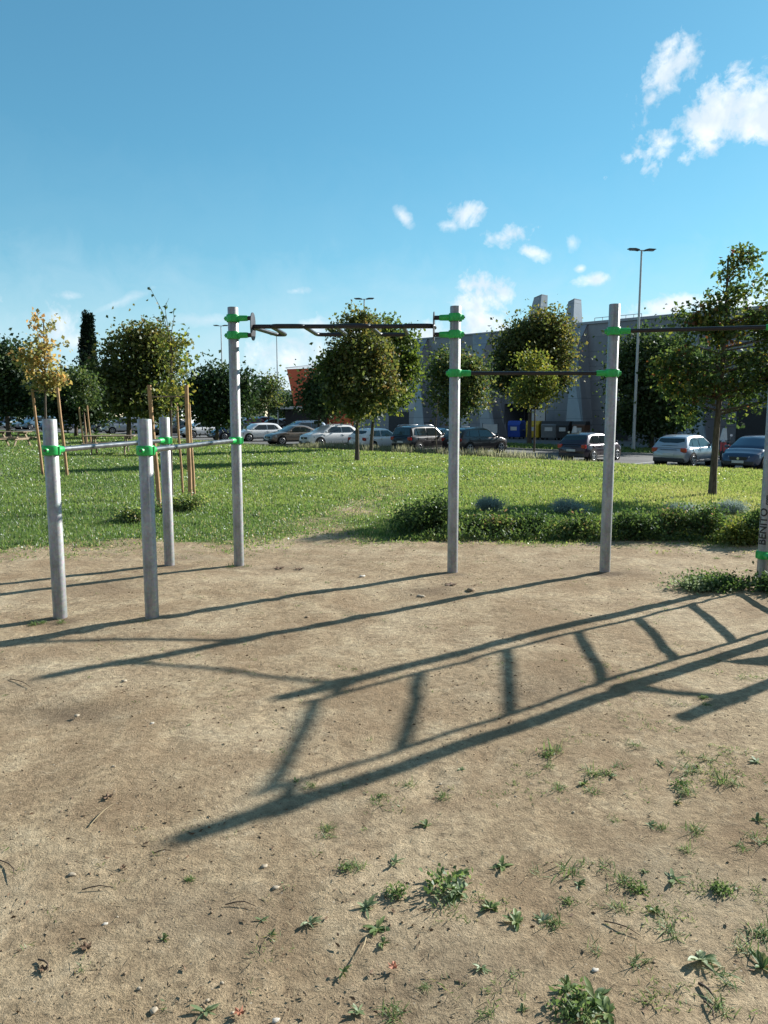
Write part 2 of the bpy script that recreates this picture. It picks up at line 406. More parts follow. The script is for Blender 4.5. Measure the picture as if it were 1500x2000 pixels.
class MB:
    def __init__(s): s.v = []; s.f = []; s.sm = []
    def add(s, vs, fs, smooth=False):
        b = len(s.v); s.v += [tuple(x) for x in vs]; s.f += [tuple(i + b for i in f) for f in fs]; s.sm += [smooth] * len(fs)
    def box(s, c, size, rz=0, M4=None):
        x, y, z = [k / 2 for k in size]
        vs = [Vector((a * x, b * y, d * z)) for a in (-1, 1) for b in (-1, 1) for d in (-1, 1)]
        if M4 is None: M4 = Matrix.Translation(Vector(c)) @ Matrix.Rotation(rz, 4, 'Z')
        vs = [M4 @ q for q in vs]
        s.add(vs, [(0, 1, 3, 2), (4, 6, 7, 5), (0, 4, 5, 1), (2, 3, 7, 6), (0, 2, 6, 4), (1, 5, 7, 3)])
    def beam(s, a, b, wy, wz, up=(0, 0, 1)):
        a = Vector(a); b = Vector(b); d = (b - a); L = d.length; d.normalize(); up = Vector(up)
        if abs(d.dot(up)) > .98: up = Vector((0, 1, 0))
        y = up.cross(d).normalized(); z = d.cross(y)
        M4 = Matrix((d, y, z)).transposed().to_4x4(); M4.translation = (a + b) / 2
        s.box((0, 0, 0), (L, wy, wz), M4=M4)
    def tube(s, pts, r, seg=12, cap=True, smooth=True):
        pts = [Vector(p) for p in pts]; n = len(pts)
        rs = r if hasattr(r, '__len__') else [r] * n
        vs = []; fs = []; prev = None
        for i in range(n):
            d = (pts[min(i + 1, n - 1)] - pts[max(i - 1, 0)]).normalized()
            if prev is None:
                ref = Vector((0, 0, 1)) if abs(d.z) < .9 else Vector((1, 0, 0)); x = d.cross(ref).normalized()
            else:
                x = (prev - d * prev.dot(d)); x = x.normalized() if x.length > 1e-6 else d.orthogonal().normalized()
            prev = x; y = d.cross(x)
            for k in range(seg):
                a = 2 * math.pi * k / seg; vs.append(pts[i] + (x * math.cos(a) + y * math.sin(a)) * rs[i])
        for i in range(n - 1):
            for k in range(seg):
                k2 = (k + 1) % seg; fs.append((i * seg + k, i * seg + k2, (i + 1) * seg + k2, (i + 1) * seg + k))
        s.add(vs, fs, smooth)
        if cap:
            b = len(s.v)
            s.add([vs[k] for k in range(seg)], [tuple(reversed(range(seg)))]); s.add([vs[(n - 1) * seg + k] for k in range(seg)], [tuple(range(seg))])
    def prism(s, prof, y0, y1, axis='y'):
        """prof: (x,z) polygon, extruded along y"""
        n = len(prof)
        vs = [(x, y0, z) for x, z in prof] + [(x, y1, z) for x, z in prof]
        s.add(vs, [tuple(range(n)), tuple(reversed(range(n, 2 * n)))] + [(i, (i + 1) % n, n + (i + 1) % n, n + i)[::-1] for i in range(n)])
    def lathe(s, prof, c=(0, 0, 0), seg=20, smooth=True):
        vs = []; fs = []; n = len(prof)
        for r, z in prof:
            for k in range(seg):
                a = 2 * math.pi * k / seg; vs.append((c[0] + r * math.cos(a), c[1] + r * math.sin(a), c[2] + z))
        for i in range(n - 1):
            for k in range(seg):
                k2 = (k + 1) % seg; fs.append((i * seg + k, i * seg + k2, (i + 1) * seg + k2, (i + 1) * seg + k))
        s.add(vs, fs, smooth)
    def mesh(s, name, m=None):
        me = bpy.data.meshes.new(name); me.from_pydata(s.v, [], s.f); me.update()
        me.polygons.foreach_set('use_smooth', s.sm)
        if m: me.materials.append(m)
        return me
    def build(s, name, m, parent=None, bevel=0.0, loc=None):
        me = s.mesh(name, m); o = bpy.data.objects.new(name, me); link(o, parent)
        if loc is not None: o.location = loc
        if bevel:
            b = o.modifiers.new('bevel', 'BEVEL'); b.width = bevel; b.segments = 2; b.limit_method = 'ANGLE'; b.angle_limit = R(50)
        return o


def leaf_mesh(name, P, D, S, size, width, tint, m, fold=.25):
    """P base points, D growth direction, S side direction, one folded quad per leaf"""
    n = len(P); D = D / np.linalg.norm(D, axis=1, keepdims=True)
    S = S - D * np.sum(S * D, axis=1, keepdims=True); S /= (np.linalg.norm(S, axis=1, keepdims=True) + 1e-9)
    Nn = np.cross(D, S)
    size = np.broadcast_to(np.asarray(size, float), (n,))[:, None]; width = np.broadcast_to(np.asarray(width, float), (n,))[:, None]
    V = np.empty((n, 4, 3))
    V[:, 0] = P; mid = P + D * size * .5 + Nn * width * fold
    V[:, 1] = mid + S * width * .5; V[:, 3] = mid - S * width * .5; V[:, 2] = P + D * size
    me = bpy.data.meshes.new(name)
    me.vertices.add(n * 4); me.vertices.foreach_set('co', V.reshape(-1).astype(np.float32))
    me.loops.add(n * 4); me.loops.foreach_set('vertex_index', np.arange(n * 4, dtype=np.int32))
    me.polygons.add(n); me.polygons.foreach_set('loop_start', np.arange(0, n * 4, 4, dtype=np.int32))
    me.polygons.foreach_set('loop_total', np.full(n, 4, dtype=np.int32))
    a = me.attributes.new('tint', 'FLOAT', 'POINT'); a.data.foreach_set('value', np.repeat(np.clip(tint, 0, 1), 4).astype(np.float32))
    me.update(calc_edges=True); me.materials.append(m)
    return me


def rdir(n, up=0.0):
    d = rng.normal(size=(n, 3)); d /= np.linalg.norm(d, axis=1, keepdims=True); d[:, 2] += up
    return d / np.linalg.norm(d, axis=1, keepdims=True)


# ------------------------------------------------------------------ ground
def edge_y(X):
    """Y of the border between bare earth and turf"""
    xs = [-30, -6, -4.2, -3.2, -2.4, -1.3, -.4, .3, 1.0, 2, 4, 6, 9, 14, 30]
    ys = [6.0, 7.6, 8.1, 8.55, 8.75, 8.85, 9.15, 9.3, 9.25, 9.1, 8.9, 8.9, 8.2, 7.5, 7]
    return np.interp(X, xs, ys)


def turf_density(X, Y):
    X = np.asarray(X, float); Y = np.asarray(Y, float)
    wob = (fbm(X * 1.3, Y * 1.3, 4, 3) - .47) * 1.9 + (fbm(X * 5, Y * 5, 3, 13) - .45) * .8
    d = smooth(-.25, 1.0, Y - edge_y(X) + wob)
    # worn patch running up through the turf
    cx = np.interp(Y, [8.5, 10, 12, 14, 18], [-1.1, -.9, -.55, -.2, .4]); wd = np.interp(Y, [8.5, 10, 12, 14, 18, 24], [1.0, 1.0, .85, .6, .45, .01])
    worn = np.exp(-((X - cx) / wd) ** 2) * smooth(22, 12, Y) * (.30 + .85 * fbm(X * 1.7 + 9, Y * 1.7, 3, 11))
    return np.clip(d * (1 - np.clip(worn, 0, .93)), 0, 1)


def axis_steps(lo, fine0, fine1, hi, step, grow=1.12):
    a = list(np.arange(fine0, fine1, step)); s = step; x = a[-1]
    while x < hi: s *= grow; x += s; a.append(x)
    s = step; x = a[0]; b = []
    while x > lo: s *= grow; x -= s; b.append(x)
    return np.array(b[::-1] + a)


gx = axis_steps(-2500, -6, 6.0, 2500, .045, 1.10); gy = axis_steps(-2500, 1.2, 13, 2500, .045, 1.07)
GX, GY = np.meshgrid(gx, gy)
GZ = terrain(GX, GY)
near = smooth(30, 12, np.hypot(GX, GY))
micro = (fbm(GX * .8, GY * .8, 3, 21) - .45) * .05 + (fbm(GX * 4, GY * 4, 3, 31) - .45) * .014 + (fbm(GX * 14, GY * 14, 2, 41) - .38) * .008
DIPS = [(gpix(110, 1395), .28, .018), (gpix(830, 1690), .2, .01), (gpix(600, 1900), .3, .012)]
dip = np.zeros_like(GZ)
fr_ = np.random.default_rng(3)
for k in range(70):
    qx, qy = fr_.uniform(-3.4, 3.6), fr_.uniform(2.0, 8.6); a_ = fr_.uniform(0, 3.14); u_ = (GX - qx) * math.cos(a_) + (GY - qy) * math.sin(a_); w_ = -(GX - qx) * math.sin(a_) + (GY - qy) * math.cos(a_)
    e_ = (u_ / .15) ** 2 + (w_ / .065) ** 2; dip += fr_.uniform(.5, 1) * (-.009 * np.exp(-e_) + .005 * np.exp(-((np.sqrt(e_) - 1.5) / .35) ** 2))
for (qx, qy), rr, dd in DIPS: dip -= dd * np.exp(-((GX - qx) ** 2 + ((GY - qy) * 1.5) ** 2) / rr ** 2)
def micro_at(X, Y):
    return (fbm(X * .8, Y * .8, 3, 21) - .45) * .05 + (fbm(X * 4, Y * 4, 3, 31) - .45) * .014 + (fbm(X * 14, Y * 14, 2, 41) - .38) * .008
def gz(X, Y):
    nr = smooth(30, 12, np.hypot(X, Y))
    return terrain(X, Y) + micro_at(np.asarray(X, float), np.asarray(Y, float)) * nr
GZ = GZ + (micro + dip) * near
sS = GX + GY
GZ = GZ - .06 * smooth(47.8, 48.6, sS)
nx, ny = len(gx), len(gy)
me = bpy.data.meshes.new('ground')
me.vertices.add(nx * ny); co = np.stack([GX, GY, GZ], -1).reshape(-1).astype(np.float32); me.vertices.foreach_set('co', co)
ii = (np.arange(ny - 1)[:, None] * nx + np.arange(nx - 1)[None]).reshape(-1)
fc = np.stack([ii, ii + 1, ii + nx + 1, ii + nx], -1).astype(np.int32)
me.loops.add(fc.size); me.loops.foreach_set('vertex_index', fc.reshape(-1))
me.polygons.add(len(fc)); me.polygons.foreach_set('loop_start', np.arange(0, fc.size, 4, dtype=np.int32)); me.polygons.foreach_set('loop_total', np.full(len(fc), 4, dtype=np.int32))
me.polygons.foreach_set('use_smooth', np.ones(len(fc), bool))
td = turf_density(GX, GY)
a = me.attributes.new('turf', 'FLOAT', 'POINT'); a.data.foreach_set('value', td.reshape(-1).astype(np.float32))
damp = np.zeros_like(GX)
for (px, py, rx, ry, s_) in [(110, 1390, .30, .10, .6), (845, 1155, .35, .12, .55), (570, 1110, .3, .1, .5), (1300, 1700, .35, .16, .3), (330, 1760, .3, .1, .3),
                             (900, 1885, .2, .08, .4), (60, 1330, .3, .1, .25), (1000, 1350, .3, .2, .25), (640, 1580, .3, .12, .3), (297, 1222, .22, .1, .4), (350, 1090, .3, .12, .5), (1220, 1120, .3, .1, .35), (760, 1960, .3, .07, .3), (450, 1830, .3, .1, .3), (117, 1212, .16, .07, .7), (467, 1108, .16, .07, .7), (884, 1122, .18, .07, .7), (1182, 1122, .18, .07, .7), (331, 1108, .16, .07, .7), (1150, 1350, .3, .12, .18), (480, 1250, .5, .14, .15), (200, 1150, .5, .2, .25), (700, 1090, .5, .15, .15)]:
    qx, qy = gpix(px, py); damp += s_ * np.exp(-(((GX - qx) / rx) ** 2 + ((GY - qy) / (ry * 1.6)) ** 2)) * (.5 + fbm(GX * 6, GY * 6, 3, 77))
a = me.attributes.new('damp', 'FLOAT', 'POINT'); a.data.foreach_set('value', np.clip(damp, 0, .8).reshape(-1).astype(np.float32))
me.update(calc_edges=True); me.materials.append(M['earth'])
ground = bpy.data.objects.new('ground', me); link(ground); tag(ground, kind='structure')

# ------------------------------------------------------------------ roads (strips parallel to the diagonal s = x + y)
def strip(name, s0, s1, t0, t1, dz, m, kind='structure', thick=None):
    """strip between diagonals; t runs along (1,-1)/sqrt2"""
    ts = np.arange(t0, t1 + .1, 2.0); mb = MB(); vs = []
    for t in ts:
        for s in (s0, s1):
            X = s / 2 + t / math.sqrt(2); Y = s / 2 - t / math.sqrt(2); vs.append((X, Y, float(road_z(X)) + dz))
    fs = [(2 * i, 2 * i + 2, 2 * i + 3, 2 * i + 1) for i in range(len(ts) - 1)]
    if thick:
        n = len(vs); vs = vs + [(x, y, z - thick) for x, y, z in vs]
        fs = fs + [(2 * i, 2 * i + n, 2 * i + 2 + n, 2 * i + 2) for i in range(len(ts) - 1)] + [(2 * i + 1, 2 * i + 3, 2 * i + 3 + n, 2 * i + 1 + n) for i in range(len(ts) - 1)]
    mb.add(vs, fs); o = mb.build(name, m); 
    if kind: tag(o, kind=kind)
    return o


strip('parking_lane', 48.0, 61.5, -140, 90, 0.0, M['asphalt'])
strip('kerb', 61.5, 61.75, -140, 90, .12, M['concrete'], thick=.2)
strip('verge', 61.75, 70.0, -140, 90, .10, M['earth'])
strip('kerb', 70.0, 70.25, -140, 90, .12, M['concrete'], thick=.2)
strip('service_road', 70.25, 125.0, -240, 120, 0.0, M['asphalt'])
strip('kerb', 47.75, 48.0, -140, 90, .06, M['concrete'], thick=.2)
for k in range(-12, 12):      # bay lines
    t = k * 2.6; mb = MB(); x0 = (48.2) / 2 + t / math.sqrt(2); y0 = (48.2) / 2 - t / math.sqrt(2)
    mb.box((x0 + 1.75, y0 + 1.75, float(road_z(x0)) + .006), (5.0, .1, .004), R(45)); o = mb.build('bay_line', M['marking']); tag(o, kind='structure')
vg = bpy.data.objects.get('verge'); 
if vg:
    a = vg.data.attributes.new('turf', 'FLOAT', 'POINT'); a.data.foreach_set('value', np.full(len(vg.data.vertices), .9, np.float32))

# hills at the horizon
def hill(name, x0, x1, Y, prof, seed, depth=160, col='hill'):
    xs = np.linspace(x0, x1, 90); mb = MB(); vs = []; rows = 7
    for j in range(rows):
        t = j / (rows - 1); yy = Y - depth * .5 + depth * t; hgt = math.sin(math.pi * t) ** .7
        for i, x in enumerate(xs):
            h = np.interp((x - x0) / (x1 - x0), prof[0], prof[1]) * hgt
            h += (vnoise(x * .09, yy * .06, seed) - .5) * 5 * hgt + (vnoise(x * .35, yy * .2, seed + 5) - .5) * 2.2 * hgt
            vs.append((x, yy, -3 + max(0, h)))
    n = len(xs)
    mb.add(vs, [(j * n + i, j * n + i + 1, (j + 1) * n + i + 1, (j + 1) * n + i) for j in range(rows - 1) for i in range(n - 1)], True)
    o = mb.build(name, M[col]); tag(o, kind='structure'); return o


m, g, out = mat('wooded_hillside'); tc = g.n('ShaderNodeTexCoord'); v = tc.outputs['Object']
nA = g.noise(v, .12, 5, .7); c = g.ramp(nA, [(.3, (.03, .05, .045)), (.55, (.06, .09, .075)), (.7, (.14, .15, .11))])
principled(g, out, c, .95, 0, .1, nA, 1, 2); M['hill'] = m
hill('hills', -700, -30, 760, ([0, .25, .45, .6, .75, .9, 1], [30, 38, 44, 40, 30, 24, 8]), 3)
hill('hills', -160, 420, 620, ([0, .3, .6, 1], [20, 20, 24, 20]), 9)

# ------------------------------------------------------------------ workout frames
PR = .051
P_S1, P_S2, P_S3, P_T1 = (-2.47, 5.71), (-1.76, 5.68), (-2.19, 7.71), (-1.48, 7.71)
P_T2, P_T3, P_BEN, P_OFF = (.67, 7.38), (2.16, 7.38), (3.52, 7.01), (3.37, 5.62)
P_LOW = (3.89, 5.47)


def post(xy, h, parent):
    mb = MB(); mb.lathe([(PR, -.12), (PR, h - .004), (PR - .004, h), (0, h + .001)], seg=28)
    return mb.build('post', M['galv'], parent, loc=(xy[0], xy[1], 0))


def clamp(p, z, direction, parent_post, knob=True, lug=.1):
    """green collar round a post with a lug that holds a bar end; built in the post's space"""
    d = Vector((direction[0], direction[1], 0)).normalized(); mb = MB(); hh = .036
    mb.lathe([(PR + .001, z - hh), (PR + .011, z - hh), (PR + .013, z - hh + .008), (PR + .014, z), (PR + .013, z + hh - .008), (PR + .011, z + hh), (PR + .001, z + hh)], seg=28)
    c0 = d * (PR + .004); c0.z = z; c1 = d * (PR + lug); c1.z = z
    mb.tube([c0, d * (PR + .02) + Vector((0, 0, z)), c1 - d * .012, c1], [.029, .029, .027, .024], 16)
    sdn = Vector((-d.y, d.x, 0))
    for sg in (-1, 1):     # raised ribs and bolt ears
        e = sdn * sg * (PR + .012); e.z = z; mb.tube([e - Vector((0, 0, .028)), e + Vector((0, 0, .028))], .011, 8)
    if knob:
        k0 = -d * (PR + .008); k0.z = z; k1 = -d * (PR + .032); k1.z = z; mb.tube([k0, k1], [.026, .020], 12)
    o = mb.build('clamp', M['green'], parent_post)
    b = MB(); q = -d * (PR + .03); q.z = z; q2 = -d * (PR + .04); q2.z = z
    b.tube([q, q2], .009, 6); bo = b.build('bolt', M['bolt'], parent_post)
    return o


def bar_between(pa, za, pb, zb, ra, parent, m, posts=None, name='bar'):
    A = Vector((pa[0], pa[1], za)); B = Vector((pb[0], pb[1], zb)); d = (B - A).normalized()
    mb = MB(); mb.tube([A + d * (PR + .05), B - d * (PR + .05)], ra, 16); return mb.build(name, m, parent)


def d2(a, b): return (b[0] - a[0], b[1] - a[1])


z_par = 1.27
fr = empty('parallel_bar_frame'); tag(fr, 'single grey bar between two short galvanised posts, nearest the left edge', 'exercise bars', 'galvanised workout frames')
p = post(P_S1, 1.50, fr); clamp(P_S1, z_par, d2(P_S1, P_S3), p); p = post(P_S3, 1.50, fr); clamp(P_S3, z_par, d2(P_S3, P_S1), p)
bar_between(P_S1, z_par, P_S3, z_par, .021, fr, M['bargrey'])

st = empty('workout_station'); tag(st, 'long galvanised workout frame with tall posts, green clamps, zigzag pull-up bar and dark straight bars', 'exercise station', 'galvanised workout frames')
HT = 2.56
pS2 = post(P_S2, 1.50, st); clamp(P_S2, z_par, d2(P_S2, P_T1), pS2)
pT1 = post(P_T1, zat(453, 600, P_T1[1]), st); clamp(P_T1, z_par, d2(P_T1, P_S2), pT1)
bar_between(P_S2, z_par, P_T1, z_par, .021, st, M['bargrey'])
pT2 = post(P_T2, zat(894, 598, P_T2[1]), st); pT3 = post(P_T3, zat(1202, 594, P_T3[1]), st); pB = post(P_BEN, 2.50, st); pO = post(P_OFF, 2.52, st)
zU1, zL1 = zat(453, 622, P_T1[1]), zat(453, 655, P_T1[1])
zU2, zL2 = zat(890, 620, P_T2[1]), zat(890, 653, P_T2[1])
for z in (zU1, zL1): clamp(P_T1, z, d2(P_T1, P_T2), pT1)
for z in (zU2, zL2): clamp(P_T2, z, d2(P_T2, P_T1), pT2)
A = Vector((*P_T1, 0)); B = Vector((*P_T2, 0)); dd = (B - A).normalized(); nn = Vector((-dd.y, dd.x, 0))   # nn points away from the camera
for (P0, sgn, zu, zl) in ((A, 1, zU1, zL1), (B, -1, zU2, zL2)):
    for z in (zu, zl):
        mb = MB(); mb.tube([P0 + dd * sgn * (PR + .09) + Vector((0, 0, z)), P0 + dd * sgn * (PR + .145) + Vector((0, 0, z))], .021, 14); mb.build('bracket_stub', M['bar'], st)
    zc = (zu + zl) / 2; c = P0 + dd * sgn * (PR + .15); c.z = zc
    mb = MB(); prof = []                         # thin rounded plate
    for k in range(20):
        a_ = 2 * math.pi * k / 20; q = nn * (.075 * math.cos(a_)) + Vector((0, 0, .135 * math.copysign(abs(math.sin(a_)) ** .7, math.sin(a_)))); prof.append(q)
    vs = [c + q - dd * .004 for q in prof] + [c + q + dd * .004 for q in prof]
    mb.add(vs, [tuple(range(20)), tuple(reversed(range(20, 40)))] + [(i, 20 + i, 20 + (i + 1) % 20, (i + 1) % 20) for i in range(20)]); mb.build('end_plate', M['bolt'], st)
a0 = A + dd * (PR + .155); b0 = B - dd * (PR + .155); a0.z = (zU1 + zL1) / 2; b0.z = (zU2 + zL2) / 2
mb = MB(); mb.tube([a0, b0], .021, 16); mb.build('straight_bar', M['bar'], st)


def rounded(pts, rad=.07, n=5):
    out_ = [Vector(pts[0])]
    for i in range(1, len(pts) - 1):
        p0, p1, p2 = Vector(pts[i - 1]), Vector(pts[i]), Vector(pts[i + 1])
        r_ = min(rad, (p1 - p0).length * .45, (p2 - p1).length * .45)
        q0 = p1 + (p0 - p1).normalized() * r_; q1 = p1 + (p2 - p1).normalized() * r_
        for k in range(n + 1):
            t = k / n; out_.append(q0 * (1 - t) ** 2 + p1 * 2 * t * (1 - t) + q1 * t * t)
    out_.append(Vector(pts[-1])); return out_


L_ = (b0 - a0).length; zz = a0.z
def zp(u, off, dz=0): q = a0 + dd * (u * L_) + nn * off; q.z = a0.z * (1 - u) + b0.z * u + dz; return q
NF, NB_ = -.05, .80
mb = MB()
pts = [zp(.018, -.01, -.02), zp(.03, NB_ * .12), zp(.085, NB_), zp(.31, NB_), zp(.21, NF), zp(.455, NF), zp(.50, NB_), zp(.69, NB_), zp(.60, NF), zp(.785, NF), zp(.80, NB_), zp(.945, NB_)]
# grip: back - front - back - front
pts = [zp(.015, NF * .2), zp(.06, NB_), zp(.255, NB_), zp(.20, NF), zp(.43, NF), zp(.48, NB_), zp(.655, NB_), zp(.625, NF), zp(.80, NF), zp(.765, NF)]
XB = lambda px, y_: None
def pxu(px, off):
    """fraction along the bar of the point seen at px for a given offset"""
    best = min(range(0, 1001), key=lambda k: abs(750 + FPX * zp(k / 1000, off).x / zp(k / 1000, off).y - px)); return best / 1000
def corner(px, off, dz=0): return zp(pxu(px, off), off, dz)
pts = [corner(489, NF * .3, -.01), corner(508, NB_), corner(562, NB_), corner(533, NF), corner(596, NF), corner(622, NB_), corner(678, NB_), corner(655, NF), corner(722, NF),
       corner(742, NB_), corner(795, NB_), corner(785, NF), corner(852, NF), corner(855, .12)]
mb.tube(rounded(pts, .085, 6), .0205, 14); mb.build('zigzag_bar', M['bar'], st)
zM = zat(890, 729, P_T2[1]); clamp(P_T2, zM, d2(P_T2, P_T3), pT2); clamp(P_T3, zM, d2(P_T3, P_T2), pT3); bar_between(P_T2, zM, P_T3, zM, .0185, st, M['bar'])
zH = zat(1200, 647, P_T3[1]); clamp(P_T3, zH, d2(P_T3, P_BEN), pT3); clamp(P_BEN, zH, d2(P_BEN, P_T3), pB, lug=.052); bar_between(P_T3, zH, P_BEN, zH, .019, st, M['bar'])
# wall ladder between the lettered post and the post out of the frame
lad = (Vector((*P_OFF, 0)) - Vector((*P_BEN, 0))).normalized(); r1 = Vector((*P_BEN, 0)) + lad * .19; r2 = Vector((*P_OFF, 0)) - lad * .19
for (pp, q, ps, rr) in ((P_BEN, 1, pB, r1), (P_OFF, -1, pO, r2)):
    for z in (.24, 2.3):
        clamp(pp, z, (lad.x * q, lad.y * q), ps)
    mb = MB(); mb.tube([rr + Vector((0, 0, .16)), rr + Vector((0, 0, 2.4))], .019, 12); mb.build('ladder_rail', M['bar'], st)
for k in range(7):
    z = .26 + .35 * k; mb = MB(); bow = Vector((.015, 0, 0)); mid = (r1 + r2) / 2
    mb.tube([r1 + Vector((0, 0, z)), r1.lerp(mid, .5) + bow * .7 + Vector((0, 0, z)), mid + bow + Vector((0, 0, z)), r2.lerp(mid, .5) + bow * .7 + Vector((0, 0, z)), r2 + Vector((0, 0, z))], .025, 12); mb.build('rung', M['bar'], st)
pL = post(P_LOW, 1.44, st); clamp(P_LOW, 1.22, d2(P_LOW, P_OFF), pL); clamp(P_OFF, 1.22, d2(P_OFF, P_LOW), pO); bar_between(P_OFF, 1.22, P_LOW, 1.22, .021, st, M['bar'])
mb = MB(); A3, B3 = Vector((*P_OFF, 0)), Vector((*P_LOW, 0)); e = (B3 - A3).normalized(); f3 = Vector((-e.y, e.x, 0)) * .006
tri = [A3 + e * PR + Vector((0, 0, .80)), B3 - e * PR + Vector((0, 0, .80)), B3 - e * PR + Vector((0, 0, .45))]
mb.add([q + f3 for q in tri] + [q - f3 for q in tri], [(0, 1, 2), (5, 4, 3), (0, 3, 4, 1), (1, 4, 5, 2), (2, 5, 3, 0)]); mb.build('foot_panel', M['bar'], st)
# lettering on the post
def text_on_post(txt, size, z0, ang_c, ps, xy):
    cu = bpy.data.curves.new('lettering', 'FONT'); cu.body = txt; cu.size = size; cu.extrude = 0; cu.resolution_u = 3; cu.offset = .0022
    tmp = bpy.data.objects.new('tmp', cu); COL.objects.link(tmp); dg = bpy.context.evaluated_depsgraph_get(); me_ = bpy.data.meshes.new_from_object(tmp.evaluated_get(dg)); bpy.data.objects.remove(tmp)
    import bmesh
    bm = bmesh.new(); bm.from_mesh(me_); bmesh.ops.triangulate(bm, faces=bm.faces[:])
    for _ in range(5):
        long_ = [e for e in bm.edges if e.calc_length() > .009]
        if not long_: break
        bmesh.ops.subdivide_edges(bm, edges=long_, cuts=1); bmesh.ops.triangulate(bm, faces=[f for f in bm.faces if len(f.verts) > 3])
    bm.to_mesh(me_); bm.free(); r_ = PR + .0014
    for v_ in me_.vertices:
        x, y = v_.co.x, v_.co.y; a_ = ang_c - (y) / r_          # text runs upward, its top turned to the left
        v_.co = (r_ * math.cos(a_), r_ * math.sin(a_), z0 + x)
    me_.materials.clear(); me_.materials.append(M['ink']); o = bpy.data.objects.new('lettering', me_); link(o, ps); return o
camang = math.atan2(-P_BEN[1], -P_BEN[0])
text_on_post('BENITO', .098, .335, camang + .17, pB, P_BEN)
text_on_post('.com', .050, .70, camang + .30, pB, P_BEN)

# ------------------------------------------------------------------ trees
def leaf_cloud(blobs, n_cl, per, leaf, sd, tint_fn, up=.1, aspect=.7, flat=1.0, surf=.45, carve=0.0, volp=.66):
    vol = np.array([b[3] * b[4] * b[5] for b in blobs]) ** volp; vol /= vol.sum()
    idx = rng.choice(len(blobs), n_cl, p=vol); B_ = np.array(blobs)[idx]
    d = rdir(n_cl); r_ = rng.random(n_cl) ** surf
    shoot = rng.random(n_cl) < .10; r_ = np.where(shoot, 1.02 + .38 * rng.random(n_cl), r_)
    C = B_[:, :3] + d * B_[:, 3:6] * r_[:, None]
    if carve > 0:
        q = np.median(B_[:, 3]) * .55 + 1e-6; gn = .5 * vnoise(C[:, 0] / q + 7, C[:, 2] / q, 5) + .5 * vnoise(C[:, 1] / q + 3, C[:, 2] / q + 9, 6); keep = gn > np.quantile(gn, carve); C = C[keep]; n_cl = len(C); B_ = B_[keep]
    cs = sd * (.6 + .8 * rng.random(n_cl)); cn = (per * (.5 + rng.random(n_cl))).astype(int); ci = np.repeat(np.arange(n_cl), cn)
    P = C[ci] + rng.normal(size=(len(ci), 3)) * cs[ci][:, None] * np.array([1, 1, .75])
    D = rdir(len(ci), -.25) * 1.0; outw = (P - C[ci]); outw /= (np.linalg.norm(outw, axis=1, keepdims=True) + 1e-6); D = D + outw * .6; D[:, 2] += up
    S = rdir(len(ci)); sz = leaf * (.6 + .8 * rng.random(len(ci)))
    ct = tint_fn(C, n_cl)[ci] + rng.normal(size=len(ci)) * .12
    return P, D, S, sz, sz * aspect, ct, C


def tree(name, label, cat, px, Y, blobs_px, leaf, n_cl, per, m, sd=None, tr=.07, tint=lambda C, n: rng.random(n), group=None, base=None, depth=.85, limbs=14, lean=0.0, surf=.45, carve=.40, up=.1):
    X0 = at(px, Y); z0 = tz(X0, Y)
    root = empty(name, (X0, Y, z0)); tag(root, label, cat, group)
    k = Y / FPX; blobs = []
    for (cx, cy, rx, ry) in blobs_px:
        q = pt(cx, cy, Y); blobs.append((q.x - X0, rng.uniform(-.2, .2) * rx * k, q.z - z0, rx * k, rx * k * depth, ry * k))
    top = max(b[2] for b in blobs); lowz = min(b[2] - b[5] for b in blobs)
    cxm = np.mean([b[0] for b in blobs])
    sd = sd or leaf * 2.2
    P, D, S, sz, wd, ct, C = leaf_cloud(blobs, int(n_cl * 1.3), per, leaf, sd, tint, surf=surf, carve=carve, up=up)
    me_ = leaf_mesh('crown', P, D, S, sz, wd, ct, m); o = bpy.data.objects.new('crown', me_); link(o, root)
    top = float(np.quantile(C[:, 2], .985)); lowz = min(lowz, top * .8)
    # trunk with limbs
    mb = MB(); n = 9; pts = []; rs = []
    for i in range(n):
        t = i / (n - 1); pts.append(Vector((cxm * .8 * t ** 1.6 + math.sin(t * 5 + px) * tr * .5 * t, math.sin(t * 4 + Y) * tr * .5 * t, -.1 + (top + .1) * t))); rs.append(tr * (1.25 - .25 * min(1, t * 8)) * (1 - .82 * t) + .006)
    mb.tube(pts, rs, 10)
    order = rng.permutation(len(C))[:limbs]
    for j in order:
        c = Vector(C[j]); hz = max(lowz * .85, min(c.z - .15 * abs(c.x) - .1, top * .9)); t = min(.95, max(.05, (hz + .1) / (top + .1))); q = t * (n - 1); i0 = int(q); s0 = pts[i0].lerp(pts[min(n - 1, i0 + 1)], q - i0)
        r0 = tr * (1 - .8 * t) * .45 + .004; mid = s0.lerp(c, .5) + Vector((0, 0, -.06 * (c - s0).length + .05))
        mb.tube([s0, mid, c], [r0, r0 * .6, r0 * .25], 6, cap=False)
    mb.build('trunk', M['bark'], root)
    return root


T_ = lambda lo, hi: (lambda C, n: rng.uniform(lo, hi, n))
def side_tint(lo, hi, f=1.0):       # tint rises towards the right and the crown top
    def fn(C, n):
        s = (C[:, 0] - C[:, 0].mean()) / (np.ptp(C[:, 0]) + 1e-6) + .4 * (C[:, 2] - C[:, 2].mean()) / (np.ptp(C[:, 2]) + 1e-6)
        return np.clip(lo + (hi - lo) * (rng.random(n) * .75 + .45 * s * f), 0, 1)
    return fn

